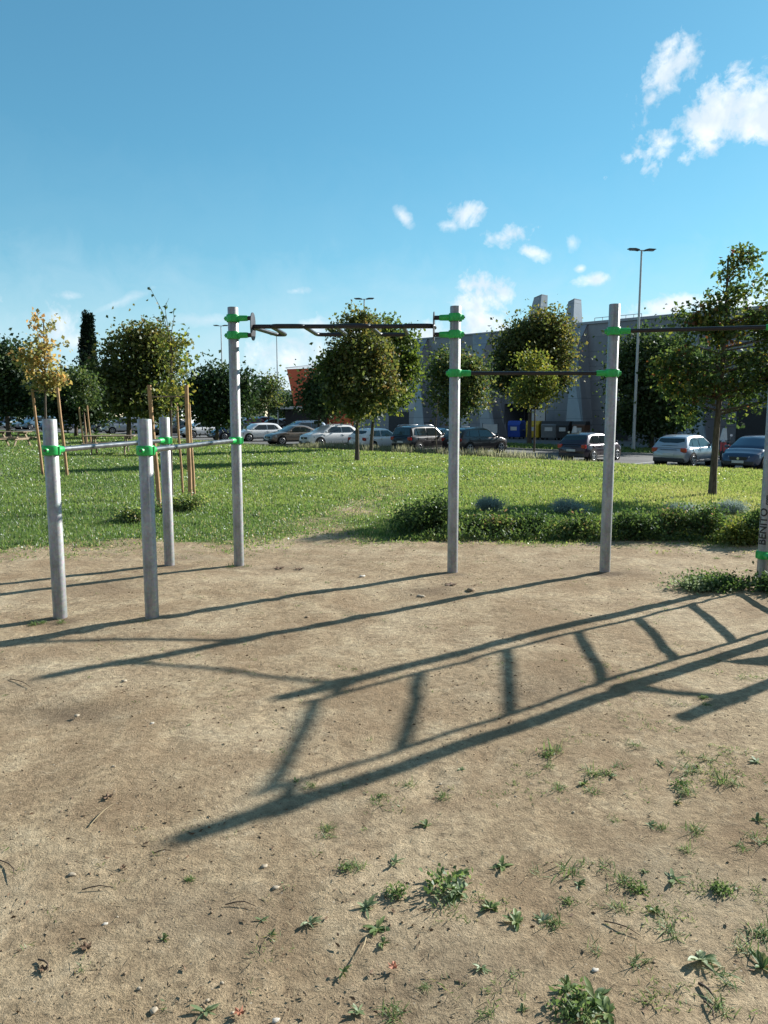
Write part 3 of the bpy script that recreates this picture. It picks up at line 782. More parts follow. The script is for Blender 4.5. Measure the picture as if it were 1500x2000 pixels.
GT = 'trees in and around the park'
tree('evergreen_tree', 'dark dense tree cut by the left edge of the photo', 'tree', 14, 52, [(0, 735, 48, 62), (28, 765, 26, 42), (-40, 730, 50, 60), (10, 700, 30, 35)], .26, 900, 16, M['lf_dark'], tr=.16, group=GT)
tree('young_tree', 'yellow and orange leaved young tree held between two leaning stakes', 'tree', 86, 19.6, [(82, 592, 9, 13), (76, 625, 12, 16), (98, 633, 10, 10), (80, 660, 17, 22), (66, 690, 24, 20), (98, 700, 30, 24), (118, 680, 9, 20), (134, 678, 5, 12), (85, 730, 34, 24), (110, 742, 20, 20), (55, 705, 14, 18), (85, 752, 24, 14)], .105, 84, 19, M['lf_yellow'], sd=.10, tr=.035, carve=.25, tint=lambda C, n: np.clip(.25 + .35 * (C[:, 2] - 2.2) / 3 + rng.normal(size=n) * .2, 0, 1), group=GT)
tree('cypress_tree', 'tall dark narrow cypress with a forked tip', 'tree', 172, 85, [(167, 622, 1.2, 9), (177, 621, 1.2, 9), (167, 630, 2.0, 16), (167, 632, 2.0, 16), (177, 630, 2.0, 16), (177, 632, 2.0, 16), (166, 655, 4, 24), (178, 655, 4, 24), (165, 688, 7, 32), (179, 690, 6, 34), (172, 715, 13, 38), (172, 755, 15, 42), (172, 800, 13, 30)], .22, 2600, 14, M['lf_cyp'], sd=.10, tr=.2, group=GT, limbs=4, depth=1, carve=.0, surf=.6, up=1.3)
tree('staked_tree', 'small green tree on three thin pale stakes in front of the dark bushes', 'tree', 164, 37, [(160, 752, 26, 22), (168, 775, 26, 20), (150, 735, 12, 14), (165, 790, 16, 10)], .13, 240, 12, M['lf_green'], sd=.18, tr=.04, group=GT, tint=T_(.2, .6))
tree('evergreen_tree', 'low dark rounded tree left of the big leafy one', 'tree', 146, 60, [(140, 760, 36, 32), (190, 775, 32, 36), (120, 790, 30, 26), (205, 745, 16, 20), (170, 795, 40, 22)], .28, 700, 16, M['lf_dark'], tr=.14, group=GT)
tree('leafy_tree', 'big dark tree with reddish top behind the short posts', 'tree', 250, 55, [(265, 682, 34, 38), (230, 715, 30, 40), (300, 712, 40, 55), (250, 755, 52, 40), (325, 765, 30, 32), (290, 660, 20, 18), (212, 745, 16, 22), (285, 785, 55, 22)], .26, 1300, 16, M['lf_autumn'], tr=.17, group=GT, tint=lambda C, n: np.clip(.1 + .5 * rng.random(n) + .3 * (C[:, 2] > 6.0) * rng.random(n), 0, 1))
tree('young_tree', 'thin young tree with yellow-green leaves and bare twigs on top, held by tall stakes', 'tree', 330, 12.9, [(345, 672, 20, 16), (350, 700, 18, 22), (325, 718, 14, 20), (357, 735, 14, 18), (335, 760, 26, 16), (322, 692, 12, 16), (362, 708, 6, 8), (345, 780, 18, 12), (310, 760, 10, 12)], .072, 62, 11, M['lf_lime'], sd=.10, tr=.02, tint=lambda C, n: np.clip(.4 + .6 * rng.random(n), 0, 1), group=GT, limbs=26, carve=.4)
tree('evergreen_tree', 'round dark tree with a short bare trunk behind the first tall post', 'tree', 422, 48, [(420, 752, 38, 36), (450, 775, 36, 38), (398, 775, 26, 36), (425, 795, 42, 22), (470, 760, 18, 26)], .22, 1100, 16, M['lf_dark'], tr=.12, group=GT)
tree('leafy_tree', 'small light green tree beside a lamp pole in the far car park', 'tree', 525, 82, [(525, 755, 18, 20), (520, 778, 26, 16), (505, 790, 14, 12), (540, 785, 14, 14)], .26, 300, 12, M['lf_green'], tr=.1, group=GT, tint=T_(.3, .7))
tree('leafy_tree', 'darker low tree filling in left of the tree in the middle of the lawn', 'tree', 620, 56, [(638, 738, 24, 26), (618, 772, 24, 26), (655, 755, 36, 38), (642, 787, 42, 18)], .25, 750, 16, M['lf_dark'], tr=.10, group=GT, tint=T_(.3, 1))
tree('leafy_tree', 'green tree just right of and behind the one in the middle of the lawn', 'tree', 724, 36, [(770, 690, 34, 40), (790, 730, 26, 38), (760, 770, 36, 32), (745, 650, 28, 34), (800, 700, 12, 20), (740, 800, 30, 16), (800, 665, 8, 14)], .16, 620, 18, M['lf_lime'], sd=.22, tr=.085, group=GT, tint=T_(.0, .6))
tree('leafy_tree', 'green and brown tree standing in the middle of the lawn', 'tree', 697, 26.2, [(698, 632, 24, 24), (672, 652, 26, 22), (730, 645, 20, 20), (680, 690, 46, 38), (722, 695, 38, 42), (700, 740, 60, 40), (655, 730, 30, 34), (745, 750, 30, 34), (695, 782, 52, 24), (715, 808, 34, 14), (655, 775, 22, 16)], .125, 1050, 18, M['lf_autumn'], sd=.17, tr=.075, group=GT, tint=side_tint(.12, .9), limbs=26)
tree('leafy_tree', 'mid green tree half hidden by the middle tall post', 'tree', 885, 45, [(870, 725, 24, 30), (905, 735, 34, 34), (880, 770, 36, 30), (925, 770, 20, 30), (895, 795, 26, 22), (925, 725, 16, 22)], .19, 750, 14, M['lf_green'], tr=.08, group=GT, tint=T_(.15, .75))
tree('leafy_tree', 'large rounded brown-green tree in front of the grey building', 'tree', 1035, 60, [(1065, 642, 32, 28), (1030, 665, 40, 36), (1085, 675, 22, 44), (1005, 710, 36, 46), (1055, 715, 48, 50), (1020, 755, 46, 28), (990, 745, 20, 34), (1080, 735, 24, 30)], .24, 1800, 16, M['lf_autumn'], tr=.17, group=GT, tint=side_tint(.05, .85, 1.1))
tree('leafy_tree', 'small yellow-green tree standing before the recycling bins', 'tree', 1045, 50, [(1042, 712, 20, 20), (1055, 735, 24, 22), (1040, 765, 30, 20), (1055, 775, 22, 18), (1025, 785, 14, 12), (1068, 755, 12, 16)], .18, 520, 14, M['lf_lime'], tr=.06, group=GT, tint=T_(.35, 1))
tree('leafy_tree', 'wide dark tree behind the tall lamp pole and its cars', 'tree', 1275, 52, [(1250, 705, 44, 52), (1300, 700, 50, 40), (1240, 770, 38, 50), (1300, 770, 52, 52), (1350, 740, 40, 50), (1290, 820, 54, 26), (1240, 815, 30, 26), (1225, 740, 20, 30)], .24, 1800, 15, M['lf_green'], tr=.16, group=GT, tint=T_(0, .45))
tree('leafy_tree', 'near tree with dark glossy and yellowing leaves beside the parked hatchback, right', 'tree', 1400, 14.7, [(1455, 508, 26, 20), (1425, 535, 20, 22), (1458, 555, 38, 32), (1420, 590, 34, 26), (1475, 625, 40, 36), (1345, 615, 34, 20), (1325, 640, 26, 16), (1385, 630, 40, 26), (1335, 700, 44, 30), (1300, 715, 22, 22), (1420, 670, 54, 40), (1470, 700, 52, 48), (1375, 745, 52, 38), (1320, 765, 30, 24), (1440, 765, 56, 36), (1350, 800, 34, 18), (1420, 800, 44, 18), (1500, 745, 40, 50), (1530, 650, 44, 50), (1560, 720, 40, 50), (1520, 590, 20, 20), (1335, 820, 14, 10)], 0.080, 820, 16, M['lf_near'], sd=.085, tr=.065, group=GT, tint=lambda C, n: np.clip(.15 + .5 * rng.random(n) + .4 * (rng.random(n) > .80), 0, 1), limbs=60, carve=.28)
for (px, Y, bl) in [(-120, 60, [(-120, 740, 60, 60), (-90, 780, 50, 40)]), (1660, 45, [(1660, 680, 70, 80), (1640, 760, 60, 60)])]:
    tree('leafy_tree', 'dark tree beyond the %s edge of the view' % ('left' if px < 0 else 'right'), 'tree', px, Y, bl, .26, 600, 14, M['lf_dark'], tr=.14, group=GT)
# background tree masses beyond the car park
for (px, Y, bl, lb) in [(-30, 120, [(-30, 790, 60, 26), (40, 795, 50, 22)], 'far hedge-like tree behind the parked cars at far left'),
                        (350, 120, [(350, 785, 60, 26), (300, 795, 50, 18)], 'far low tree behind the tree stakes'),
                        (480, 130, [(480, 788, 26, 18), (505, 792, 20, 14)], 'far low tree right of the first tall post'),
                        (560, 120, [(560, 790, 26, 16), (580, 795, 24, 14)], 'far low tree below the orange building end'),
                        (90, 110, [(90, 785, 50, 25), (60, 795, 40, 18)], 'far low tree behind the yellow tree')]:
    tree('distant_tree', lb, 'tree', px, Y, bl, .45, 260, 14, M['lf_dark'], tr=.18, group='far trees beyond the car park', tint=T_(.3, 1))

# bare twigs with a few leaves rising above the thin staked tree
thin = [o for o in COL.objects if o.get('label', '').startswith('thin young tree')][0]
Y_ = 12.9; mb = MB(); LP = []
for path in [[(336, 700), (330, 660), (318, 610), (305, 585), (292, 560)], [(334, 690), (328, 640), (322, 600), (330, 582)], [(330, 650), (318, 628), (300, 618)], [(332, 665), (340, 620), (338, 604)], [(330, 670), (308, 640), (290, 634)], [(344, 690), (356, 660), (368, 640)]]:
    pts_ = [pt(x, y, Y_ + rng.uniform(-.1, .1)) - thin.location for x, y in path]; mb.tube(pts_, [.008 - .006 * i / (len(pts_) - 1) for i in range(len(pts_))], 5)
    for i in range(1, len(pts_)):
        for _ in range(4 if i > 1 else 2):
            t = rng.random(); LP.append(pts_[i - 1].lerp(pts_[i], t))
mb.build('twig', M['bark'], thin)
LP = np.array([tuple(p) for p in LP]); n = len(LP)
lm = leaf_mesh('twig_leaves', LP, rdir(n, -.3), rdir(n), rng.uniform(.05, .10, n), .05, rng.random(n) * .4, M['lf_green']); o = bpy.data.objects.new('twig_leaves', lm); link(o, thin)

# bare whip sapling before the dark off-roader
X0 = at(852, 38); sp = empty('sapling', (X0, 38, tz(X0, 38))); tag(sp, 'thin bare whip of a sapling before the dark boxy car', 'tree', GT)
mb = MB(); mb.tube([(.1, 0, -.05), (.0, 0, .9), (-.02, 0, 1.6), (.06, 0, 2.6), (.1, 0, 3.0)], [.03, .026, .02, .012, .004], 7)
mb.tube([(0, 0, 1.4), (-.12, 0, 1.9)], [.01, .004], 5); mb.tube([(.03, 0, 2.0), (.17, .05, 2.5)], [.01, .004], 5); mb.build('trunk', M['bark'], sp)

# stakes
def stake(px0, y0, px1, y1, Y, r_, label, group='wooden tree stakes', cat='stake'):
    a_ = pt(px0, y0, Y); X, Yb = at(px1, Y), Y; b_ = Vector((X, Yb, tz(X, Yb) - .1)); mb = MB()
    o = None; rel = a_ - b_; mb.tube([(0, 0, 0), rel * .33 + Vector((.006, 0, 0)), rel * .7 - Vector((.005, 0, 0)), rel], [r_ * 1.05, r_, r_ * .97, r_ * .93], 10); o = mb.build('tree_stake', M['stake'], None, loc=b_)
    tag(o, label, cat, group); return o
stake(63, 760, 77, 930, 19.6, .034, 'leaning stake left of the yellow-leaved young tree')
stake(112, 757, 125, 925, 19.3, .036, 'leaning stake right of the yellow-leaved young tree')
stake(291, 752, 305, 985, 12.6, .036, 'stake left of the thin tree, seen between two short posts')
stake(364, 752, 366, 990, 12.5, .034, 'thickest upright stake right of the thin staked tree')
stake(369, 790, 374, 900, 14.5, .03, 'stake half hidden close behind the thickest stake')
stake(345, 785, 352, 895, 14.6, .022, 'thin dark stake behind the thin staked tree')
stake(154, 795, 161, 862, 36, .04, 'left one of three pale stakes by the dark bushes')
stake(163, 797, 168, 862, 37.5, .035, 'middle one of three pale stakes by the dark bushes')
stake(170, 792, 175, 860, 36.2, .04, 'right one of three pale stakes by the dark bushes')
for (x0, x1, y, Y, lb) in [(61, 114, 764, 19.5, 'thin rail tying the two stakes of the yellow tree'), (290, 366, 775, 12.6, 'thin rail tying the tall stakes of the thin tree')]:
    mb = MB(); a_ = pt(x0, y, Y); b_ = pt(x1, y - 1, Y); mb.beam((0, 0, 0), b_ - a_, .012, .022); o = mb.build('tie_rail', M['table'], None, loc=a_); tag(o, lb, 'rail', 'stake tie rails')

# ------------------------------------------------------------------ building
def sxy(s, t): return (s / 2 + t / math.sqrt(2), s / 2 - t / math.sqrt(2))
def t_of(px, s):       # along-line coordinate seen at px
    r_ = at(px, 1.0); Y = s / (1 + r_); X = s - Y; return (X - Y) / math.sqrt(2)
SB = 92.0
bx, by = sxy(SB, t_of(690, SB)); base = Vector((bx, by, -1.0))
bld = empty('exhibition_hall', base, R(-45)); tag(bld, 'long grey clad hall with sloping pale fins and two tapering roof vents', 'building')
# local frame: x along (1,-1)/sqrt2, y away from the camera
Lb = t_of(1900, SB) - t_of(690, SB); HB = 10.62
def lx(px, s=SB): return t_of(px, s) - t_of(690, SB)
dx0, dx1 = lx(985), lx(1058)
mb = MB(); mb.box(((0 + dx0) / 2, 8, HB / 2), (dx0, 16, HB)); mb.box(((dx1 + Lb) / 2, 8, HB / 2), (Lb - dx1, 16, HB)); mb.box(((dx0 + dx1) / 2, 8, (HB + 3.4) / 2), (dx1 - dx0, 15.99, HB - 3.4)); mb.box(((dx0 + dx1) / 2, 9.5, 1.7), (dx1 - dx0, 12, 3.39))
mb.build('wall', M['clad'], bld)
mb = MB(); mb.box((Lb / 2, 8, HB + .08), (Lb + .3, 16.3, .14)); mb.box((Lb / 2 + 12, .3, HB + .22), (Lb * .6, .3, .14)); mb.build('roof_edge', M['cladlite'], bld)
mb = MB(); mb.box(((dx0 + dx1) / 2, 3.46, 1.6), (dx1 - dx0 - .4, .08, 3.1)); mb.build('door', M['dark'], bld)
# fins: wide top leaf tilted up to the sky, tapering, then foot that widens
def fin(pt0, pt1, pb0, pb1, zt, wmid=.5):
    a0, a1, b0, b1 = lx(pt0), lx(pt1), lx(pb0), lx(pb1); mb = MB()
    z1 = HB * .80
    vs = [(a0, -.12, HB), (a1, -.12, HB), (a1 - .25, -1.25, z1), (a0 + .5, -.5, z1 - .8), (b1, -1.7, 0), (b0, -1.2, 0), (a0, .2, HB), (a1, .2, HB), (b1, .2, 0), (b0, .2, 0)]
    mb.add(vs, [(0, 3, 2, 1), (3, 5, 4, 2), (6, 9, 5, 3, 0), (1, 2, 4, 8, 7)]); return mb.build('fin', M['cladlite'], bld)
fin(922, 958, 955, 990, 0); fin(1108, 1142, 1118, 1162, 0); fin(815, 835, 820, 850, 0); fin(1330, 1372, 1345, 1400, 0); fin(1560, 1610, 1580, 1640, 0)
# roof vents
def vent(px0, px1, pt0, pt1, ytop, s, dpt):
    a0, a1, c0, c1 = lx(px0, s), lx(px1, s), lx(pt0, s), lx(pt1, s); Y = s / (1 + at((px0 + px1) / 2, 1)); zt = zat(1050, ytop, Y) + 1.0
    yl = (s - SB) / math.sqrt(2); mb = MB()
    vs = [(a0, yl, HB), (a1, yl, HB), (a1, yl + dpt, HB), (a0, yl + dpt, HB), (c0, yl + .3, zt - .25), (c1, yl + .3, zt), (c1, yl + dpt - .3, zt), (c0, yl + dpt - .3, zt - .25)]
    mb.add(vs, [(0, 1, 5, 4), (1, 2, 6, 5), (2, 3, 7, 6), (3, 0, 4, 7), (4, 5, 6, 7)]); o = mb.build('roof_vent', M['cladlite'], bld)
    mb = MB(); mb.add([(x, y, z + .02) for x, y, z in vs[4:]] + [(x, y, z + .1) for x, y, z in vs[4:]], [(0, 1, 5, 4), (1, 2, 6, 5), (2, 3, 7, 6), (3, 0, 4, 7), (4, 5, 6, 7)]); mb.build('vent_cap', M['clad'], o)
vent(1019, 1046, 1034, 1049, 578, 97, 1.7); vent(1095, 1114, 1100, 1112, 585, 97, 1.9)
# dark base band, doors and notices along the foot
for (p0, p1, z0, z1, mm, nm) in [(760, 800, 0, 2.6, 'dark', 'doorway'), (800, 818, .0, 2.9, 'cladlite', 'service_door'), (902, 916, 0, 2.5, 'panelwhite', 'door_panel'), (1190, 1228, 0, 2.7, 'dark', 'doorway'), (1440, 1520, 0, 2.9, 'dark', 'doorway')]:
    mb = MB(); mb.box(((lx(p0) + lx(p1)) / 2, -.04, (z0 + z1) / 2 + .01), (lx(p1) - lx(p0), .08, z1 - z0)); mb.build(nm, M[mm], bld)
mb = MB(); mb.box(((lx(954) + lx(975)) / 2, -1.62, 4.4), (lx(975) - lx(954), .06, 2.1)); o = mb.build('notice_board', M['panelwhite'], bld)
for k in range(4):
    mb = MB(); mb.box(((lx(954) + lx(975)) / 2, -1.66, 3.75 + k * .42), ((lx(975) - lx(954)) * (.8 - .12 * (k % 2)), .02, .10)); mb.build('text_line', M['greybin'], o)
mb = MB(); mb.box((lx(808), -.11, 3.4), (1.4, .12, 1.1)); mb.build('wall_sign', M['panelwhite'], bld)
mb = MB(); mb.tube([(lx(1150), .5, HB + .6), (lx(1240), .5, HB + .6)], .03, 6); [mb.tube([(lx(p_), .5, HB), (lx(p_), .5, HB + .6)], .03, 6) for p_ in (1150, 1165, 1180, 1195, 1210, 1225, 1240)]; mb.build('roof_railing', M['pole'], bld)
# orange end volume
Yo = 103.0; ox = at(600, Yo); oz = float(road_z(ox))
orr = empty('orange_building', (ox, Yo, oz)); tag(orr, 'orange building end with leaning side wall and pale roof edge', 'building')
def OL(px, y, Y=Yo): q = pt(px, y, Y); return (q.x - ox, q.y - Yo, q.z - oz)
mb = MB(); a_, b_, c_, d_ = OL(560, 721), OL(690, 716), OL(690, 835), OL(583, 835)
vs = [a_, b_, (c_[0], 0, 0), (OL(584, 835)[0], 0, 0)]; vs2 = [(x + 3, y + 16, z) for x, y, z in vs]
mb.add(vs + vs2, [(0, 3, 2, 1), (4, 5, 6, 7), (0, 1, 5, 4), (0, 4, 7, 3), (1, 2, 6, 5)]); mb.build('wall', M['orange'], orr)
mb = MB(); e0, e1, e2 = OL(558, 720), OL(640, 707), OL(692, 715)
mb.add([e0, (OL(640, 716)[0], -.1, OL(640, 716)[2]), (e2[0], -.1, e2[2]), (e1[0], 6, e1[2] + .3), (e0[0], -.1, e0[2] + .15), (e2[0], 10, e2[2] + .8)], [(0, 1, 3), (1, 2, 5, 3), (0, 3, 4)]); mb.build('roof', M['panelwhite'], orr)
mb = MB(); mb.box((OL(600, 820)[0], -.9, 1.3), (5.4, 1.6, 2.6)); mb.build('entrance', M['dark'], orr)
mb = MB(); mb.box((OL(600, 800)[0], -1.8, 2.95), (7.5, 3.6, .35)); mb.build('canopy', M['panelwhite'], orr)
# little far houses
for (px, y0, y1, wpx, Y, mm, lb) in [(500, 781, 812, 26, 190, 'cream', 'cream house far away between the dark tree and the light green tree'), (455, 776, 812, 24, 230, 'cream', 'far house behind the first tall post'), (212, 787, 812, 24, 220, 'cream', 'far house glimpsed between the dark trees at left')]:
    X = at(px, Y); r_ = empty('house', (X, Y, -1)); tag(r_, lb, 'house', 'far houses'); wv = wpx * Y / FPX; hz = zat(px, y0 + 6, Y) + 1
    mb = MB(); mb.box((0, 4, hz / 2), (wv, 8, hz)); wl = mb.build('wall', M[mm], r_)
    mb = MB(); mb.add([(-wv / 2 - .3, -.3, hz), (wv / 2 + .3, -.3, hz), (wv / 2 + .3, 8.3, hz), (-wv / 2 - .3, 8.3, hz), (-wv / 2 - .3, 4, hz + 1.4), (wv / 2 + .3, 4, hz + 1.4)], [(0, 1, 5, 4), (2, 3, 4, 5), (0, 4, 3), (1, 2, 5)]); mb.build('roof', M['rooftile'], r_)
    for k in (-1, 1):
        mb = MB(); mb.box((k * wv * .22, -.03, hz * .6), (wv * .16, .08, 1.2)); mb.build('window', M['dark'], r_)
# far van / container boxes in the car park
for (px, y0, Y, wm, lb) in [(352, 800, 84, 2.4, 'white box lorry far off between stake and dark round tree')]:
    X = at(px, Y); z = float(road_z(X)); r_ = empty('box_lorry', (X, Y, z)); tag(r_, lb, 'lorry'); hh = zat(px, y0, Y) - z
    mb = MB(); mb.box((0, 0, .7 + (hh - .7) / 2), (wm, 5, hh - .7)); mb.build('cargo_box', M['panelwhite'], r_, bevel=.05)
    mb = MB(); mb.box((0, -.2, .55), (wm * .9, 6.4, .3)); mb.build('chassis', M['plastic'], r_)
    mb = MB(); mb.prism([(-3.9, .5), (-2.65, .5), (-2.65, 2.3), (-3.2, 2.3), (-3.75, 1.5)], -1.0, 1.0); o = mb.build('cab', M['panelwhite'], r_); o.rotation_euler = (0, 0, R(90))
    for xx in (-.95, .95):
        for yy in (-3.0, 1.6):
            mb = MB(); mb.tube([(xx - .14, yy, .42), (xx + .14, yy, .42)], .42, 14); mb.build('wheel', M['black'], r_)

# ------------------------------------------------------------------ lamps
def street_lamp(px, Y, ytop, label, rot=0.0):
    X = at(px, Y); z0 = float(road_z(X)) + (.1 if 61 < X + Y < 71 else 0); hgt = zat(px, ytop, Y) - z0
    # X at the foot; the pole is plumb
    r_ = empty('street_lamp', (X, Y, z0), rot); tag(r_, label, 'street lamp', 'double headed street lamps')
    mb = MB(); mb.tube([(0, 0, 0), (0, 0, 1.2), (0, 0, hgt)], [.12, .105, .055], 12); mb.build('pole', M['pole'], r_)
    mb = MB(); mb.tube([(-.45, 0, hgt + .03), (.45, 0, hgt + .03)], .03, 8); mb.build('cross_arm', M['pole'], r_)
    for s_ in (-1, 1):
        mb = MB(); M4 = Matrix.Translation((s_ * .55, 0, hgt + .05)) @ Matrix.Rotation(s_ * R(-6), 4, 'Y'); mb.prism([(-.36, -.02), (.36, -.0), (.34, .04), (-.1, .10), (-.36, .06)] if s_ > 0 else [(-.36, 0), (.36, -.02), (.36, .06), (.1, .10), (-.34, .04)], -.16, .16)
        mb.v = [tuple(M4 @ Vector(q)) for q in mb.v]; h_ = mb.build('lamp_head', M['lampd'], r_)
        mb = MB(); mb.box((s_ * .55, 0, hgt + .02), (.5, .24, .02)); mb.build('lens', M['headlight'], h_)
street_lamp(1240, 50, 490, 'tallest double headed street lamp against the sky at right', R(8))
street_lamp(712, 71, 585, 'street lamp rising behind the tree in the middle of the lawn', R(-5))
street_lamp(543, 100, 655, 'street lamp under the zigzag bar beside the light green tree')
street_lamp(436, 93, 637, 'street lamp just left of the first tall post')
for (px, Y, y0, lb) in [(85, 60, 740, 'thin white post behind the yellow tree'), (68, 62, 790, 'short pale post at far left of the lawn')]:
    X = at(px, Y); mb = MB(); h_ = zat(px, y0, Y) - tz(X, Y); mb.tube([(0, 0, -.1), (0, 0, h_ - .05), (0, 0, h_)], [.05, .045, .03], 10); mb.box((0, 0, .04), (.25, .25, .02)); o = mb.build('pole', M['pole'], None, loc=(X, Y, tz(X, Y))); tag(o, lb, 'pole', 'thin pale poles')

# ------------------------------------------------------------------ cars
PAINT = {k: paint(k + '_car_paint', c, mt) for k, c, mt in [('silver', (.38, .42, .48), .4), ('white', (.80, .81, .82), 0), ('tan', (.23, .19, .16), .5), ('navy', (.03, .055, .11), .4), ('black', (.014, .014, .018), .3),
                                                        ('brown', (.055, .045, .045), .5), ('skyblue', (.16, .27, .36), .4), ('purple', (.03, .018, .035), .5), ('steelblue', (.13, .18, .24), .5), ('red', (.3, .02, .02), .2), ('grey', (.12, .13, .14), .5)]}
KIND = {  # L, W, H, belt z, cabin: rear foot x, roof rear x, roof front x, screen foot x ; hood front z, rear deck z
    'hatch': dict(L=4.0, W=1.74, H=1.48, belt=.93, rf=-1.92, rr=-1.50, fr=.30, ff=1.12, hood=.98, nose=.72, tail=.95),
    'suv': dict(L=4.3, W=1.82, H=1.58, belt=1.02, rf=-2.05, rr=-1.62, fr=.35, ff=1.15, hood=1.06, nose=.84, tail=1.03),
    'boxy': dict(L=4.25, W=1.82, H=1.70, belt=1.08, rf=-2.05, rr=-1.85, fr=.48, ff=1.05, hood=1.13, nose=1.00, tail=1.08),
    'mpv': dict(L=4.5, W=1.82, H=1.65, belt=1.02, rf=-2.15, rr=-1.80, fr=.55, ff=1.55, hood=1.04, nose=.80, tail=1.02),
    'sedan': dict(L=4.5, W=1.78, H=1.45, belt=.93, rf=-1.75, rr=-.95, fr=.30, ff=1.05, hood=.97, nose=.72, tail=.98)}
_cars = {}


def make_car(kind, pnt):
    k = KIND[kind]; L, W, H, zb = k['L'], k['W'], k['H'], k['belt']; hw = W / 2
    root = empty('parked_car'); P = PAINT[pnt]
    def topz(x):   # lower body upper surface (hood, shoulders, rear)
        return float(np.interp(x, [-L / 2, -L / 2 + .12, k['rf'] + .1, k['ff'] - .1, k['ff'] + .15, L / 2 - .45, L / 2 - .12, L / 2], [k['tail'] - .22, k['tail'] - .03, zb, zb, k['hood'] - .02, k['nose'] + .10, k['nose'], k['nose'] - .25]))
    def halfw(x): return float(np.interp(x, [-L / 2, -L / 2 + .1, -L / 2 + .5, L / 2 - .7, L / 2 - .2, L / 2], [hw * .80, hw * .91, hw, hw, hw * .90, hw * .70]))
    xs = sorted(set(list(np.linspace(-L / 2, L / 2, 30)) + [-L / 2 + .05, L / 2 - .05, k['ff']])); sec = []
    for x in xs:
        t_ = topz(x); w_ = halfw(x); zl = .24 if abs(x) < L / 2 - .2 else .30
        m_ = (zl + t_) / 2
        sec.append([(x, s_ * yy, zz) for s_, yy, zz in [(1, 0, zl), (1, w_ * .86, zl), (1, w_ * .965, zl + .09), (1, w_ * .995, m_ - .08), (1, w_, m_ + .05), (1, w_ * .975, t_ - .09), (1, w_ * .93, t_ - .02), (1, w_ * .80, t_ + .012), (1, w_ * .4, t_ + .035), (1, 0, t_ + .04)]])
    mb = MB(); n = len(sec[0]); full = []
    for s_ in sec: full.append(s_ + [(x, -y, z) for x, y, z in reversed(s_[1:-1])])
    nn_ = len(full[0]); vs = [q for s_ in full for q in s_]
    fs = [(i * nn_ + j, i * nn_ + (j + 1) % nn_, (i + 1) * nn_ + (j + 1) % nn_, (i + 1) * nn_ + j) for i in range(len(full) - 1) for j in range(nn_)]
    fs += [tuple(reversed(range(nn_))), tuple(range((len(full) - 1) * nn_, len(full) * nn_))]
    fs = [tuple(reversed(f)) for f in fs]
    mb.add(vs, fs, True)
    # cabin
    wb, wr = hw * .935, hw * .72
    def yl(z): return wb + (wr - wb) * (z - zb) / (H - zb)
    def rz_(x): return float(np.interp(x, [k['rf'], k['rf'] + .06, k['rr'], k['rr'] + .35, (k['rr'] + k['fr']) / 2, k['fr'] - .3, k['fr'], k['ff'] - .03, k['ff']], [zb - .04, zb + .10, H - .10, H - .03, H, H - .02, H - .07, zb + .05, zb - .02]))
    cx = sorted(set([k['rf'], k['rf'] + .06, k['rr'], k['rr'] + .35, (k['rr'] + k['fr']) / 2, k['fr'] - .3, k['fr'], k['ff'] - .03, k['ff']] + list(np.linspace(k['rf'], k['ff'], 14)))); vs = []
    for x in cx:
        t_ = rz_(x); s_ = [(x, yl(zb) + .005, zb - .05), (x, yl(max(zb, t_ - .09)), max(zb - .04, t_ - .09)), (x, yl(max(zb, t_)) - .035, t_ - .02), (x, yl(max(zb, t_)) - .12, t_ + .012), (x, 0, t_ + .03)]
        vs += s_ + [(q[0], -q[1], q[2]) for q in reversed(s_[:-1])]
    m9 = 9
    mb.add(vs, [(i * m9 + j, (i + 1) * m9 + j, (i + 1) * m9 + j + 1, i * m9 + j + 1) for i in range(len(cx) - 1) for j in range(m9 - 1)], True)
    body = mb.build('body', P, root)
    # glass
    def side_pt(x, z, s_, off=.012): return (x, s_ * (yl(z) + off), z)
    zt = H - .13
    def roofx(z, front):   # x of the screen line at height z
        return np.interp(z, [zb, H - .1], [k['ff'], k['fr']] if front else [k['rf'] + .04, k['rr']])
    zlo = zb + .05; B1 = (k['rr'] + k['fr']) / 2 + .12
    fx_lo, fx_hi = roofx(zlo, True) - .20, roofx(zt, True) - .12; rx_lo, rx_hi = roofx(zlo, False) + .30, roofx(zt, False) + .28
    for s_ in (-1, 1):
        for poly in ([(B1 + .04, zlo), (fx_lo, zlo), (fx_hi, zt), (B1 + .04, zt)], [(rx_lo + .35, zlo + .01), (B1 - .04, zlo), (B1 - .04, zt), (rx_hi + .12, zt)], [(rx_lo, zlo + .05), (rx_lo + .30, zlo + .02), (rx_hi + .09, zt - .01), (rx_hi - .02, zt - .06)]):
            mb = MB(); q = [side_pt(x, z, s_) for x, z in poly]; q2 = [side_pt(x, z, s_, -.02) for x, z in poly]; mm = len(q)
            mb.add(q + q2, [tuple(range(mm)) if s_ < 0 else tuple(reversed(range(mm)))] + [(i, (i + 1) % mm, mm + (i + 1) % mm, mm + i) for i in range(mm)]); mb.build('side_window', M['glass'], body)
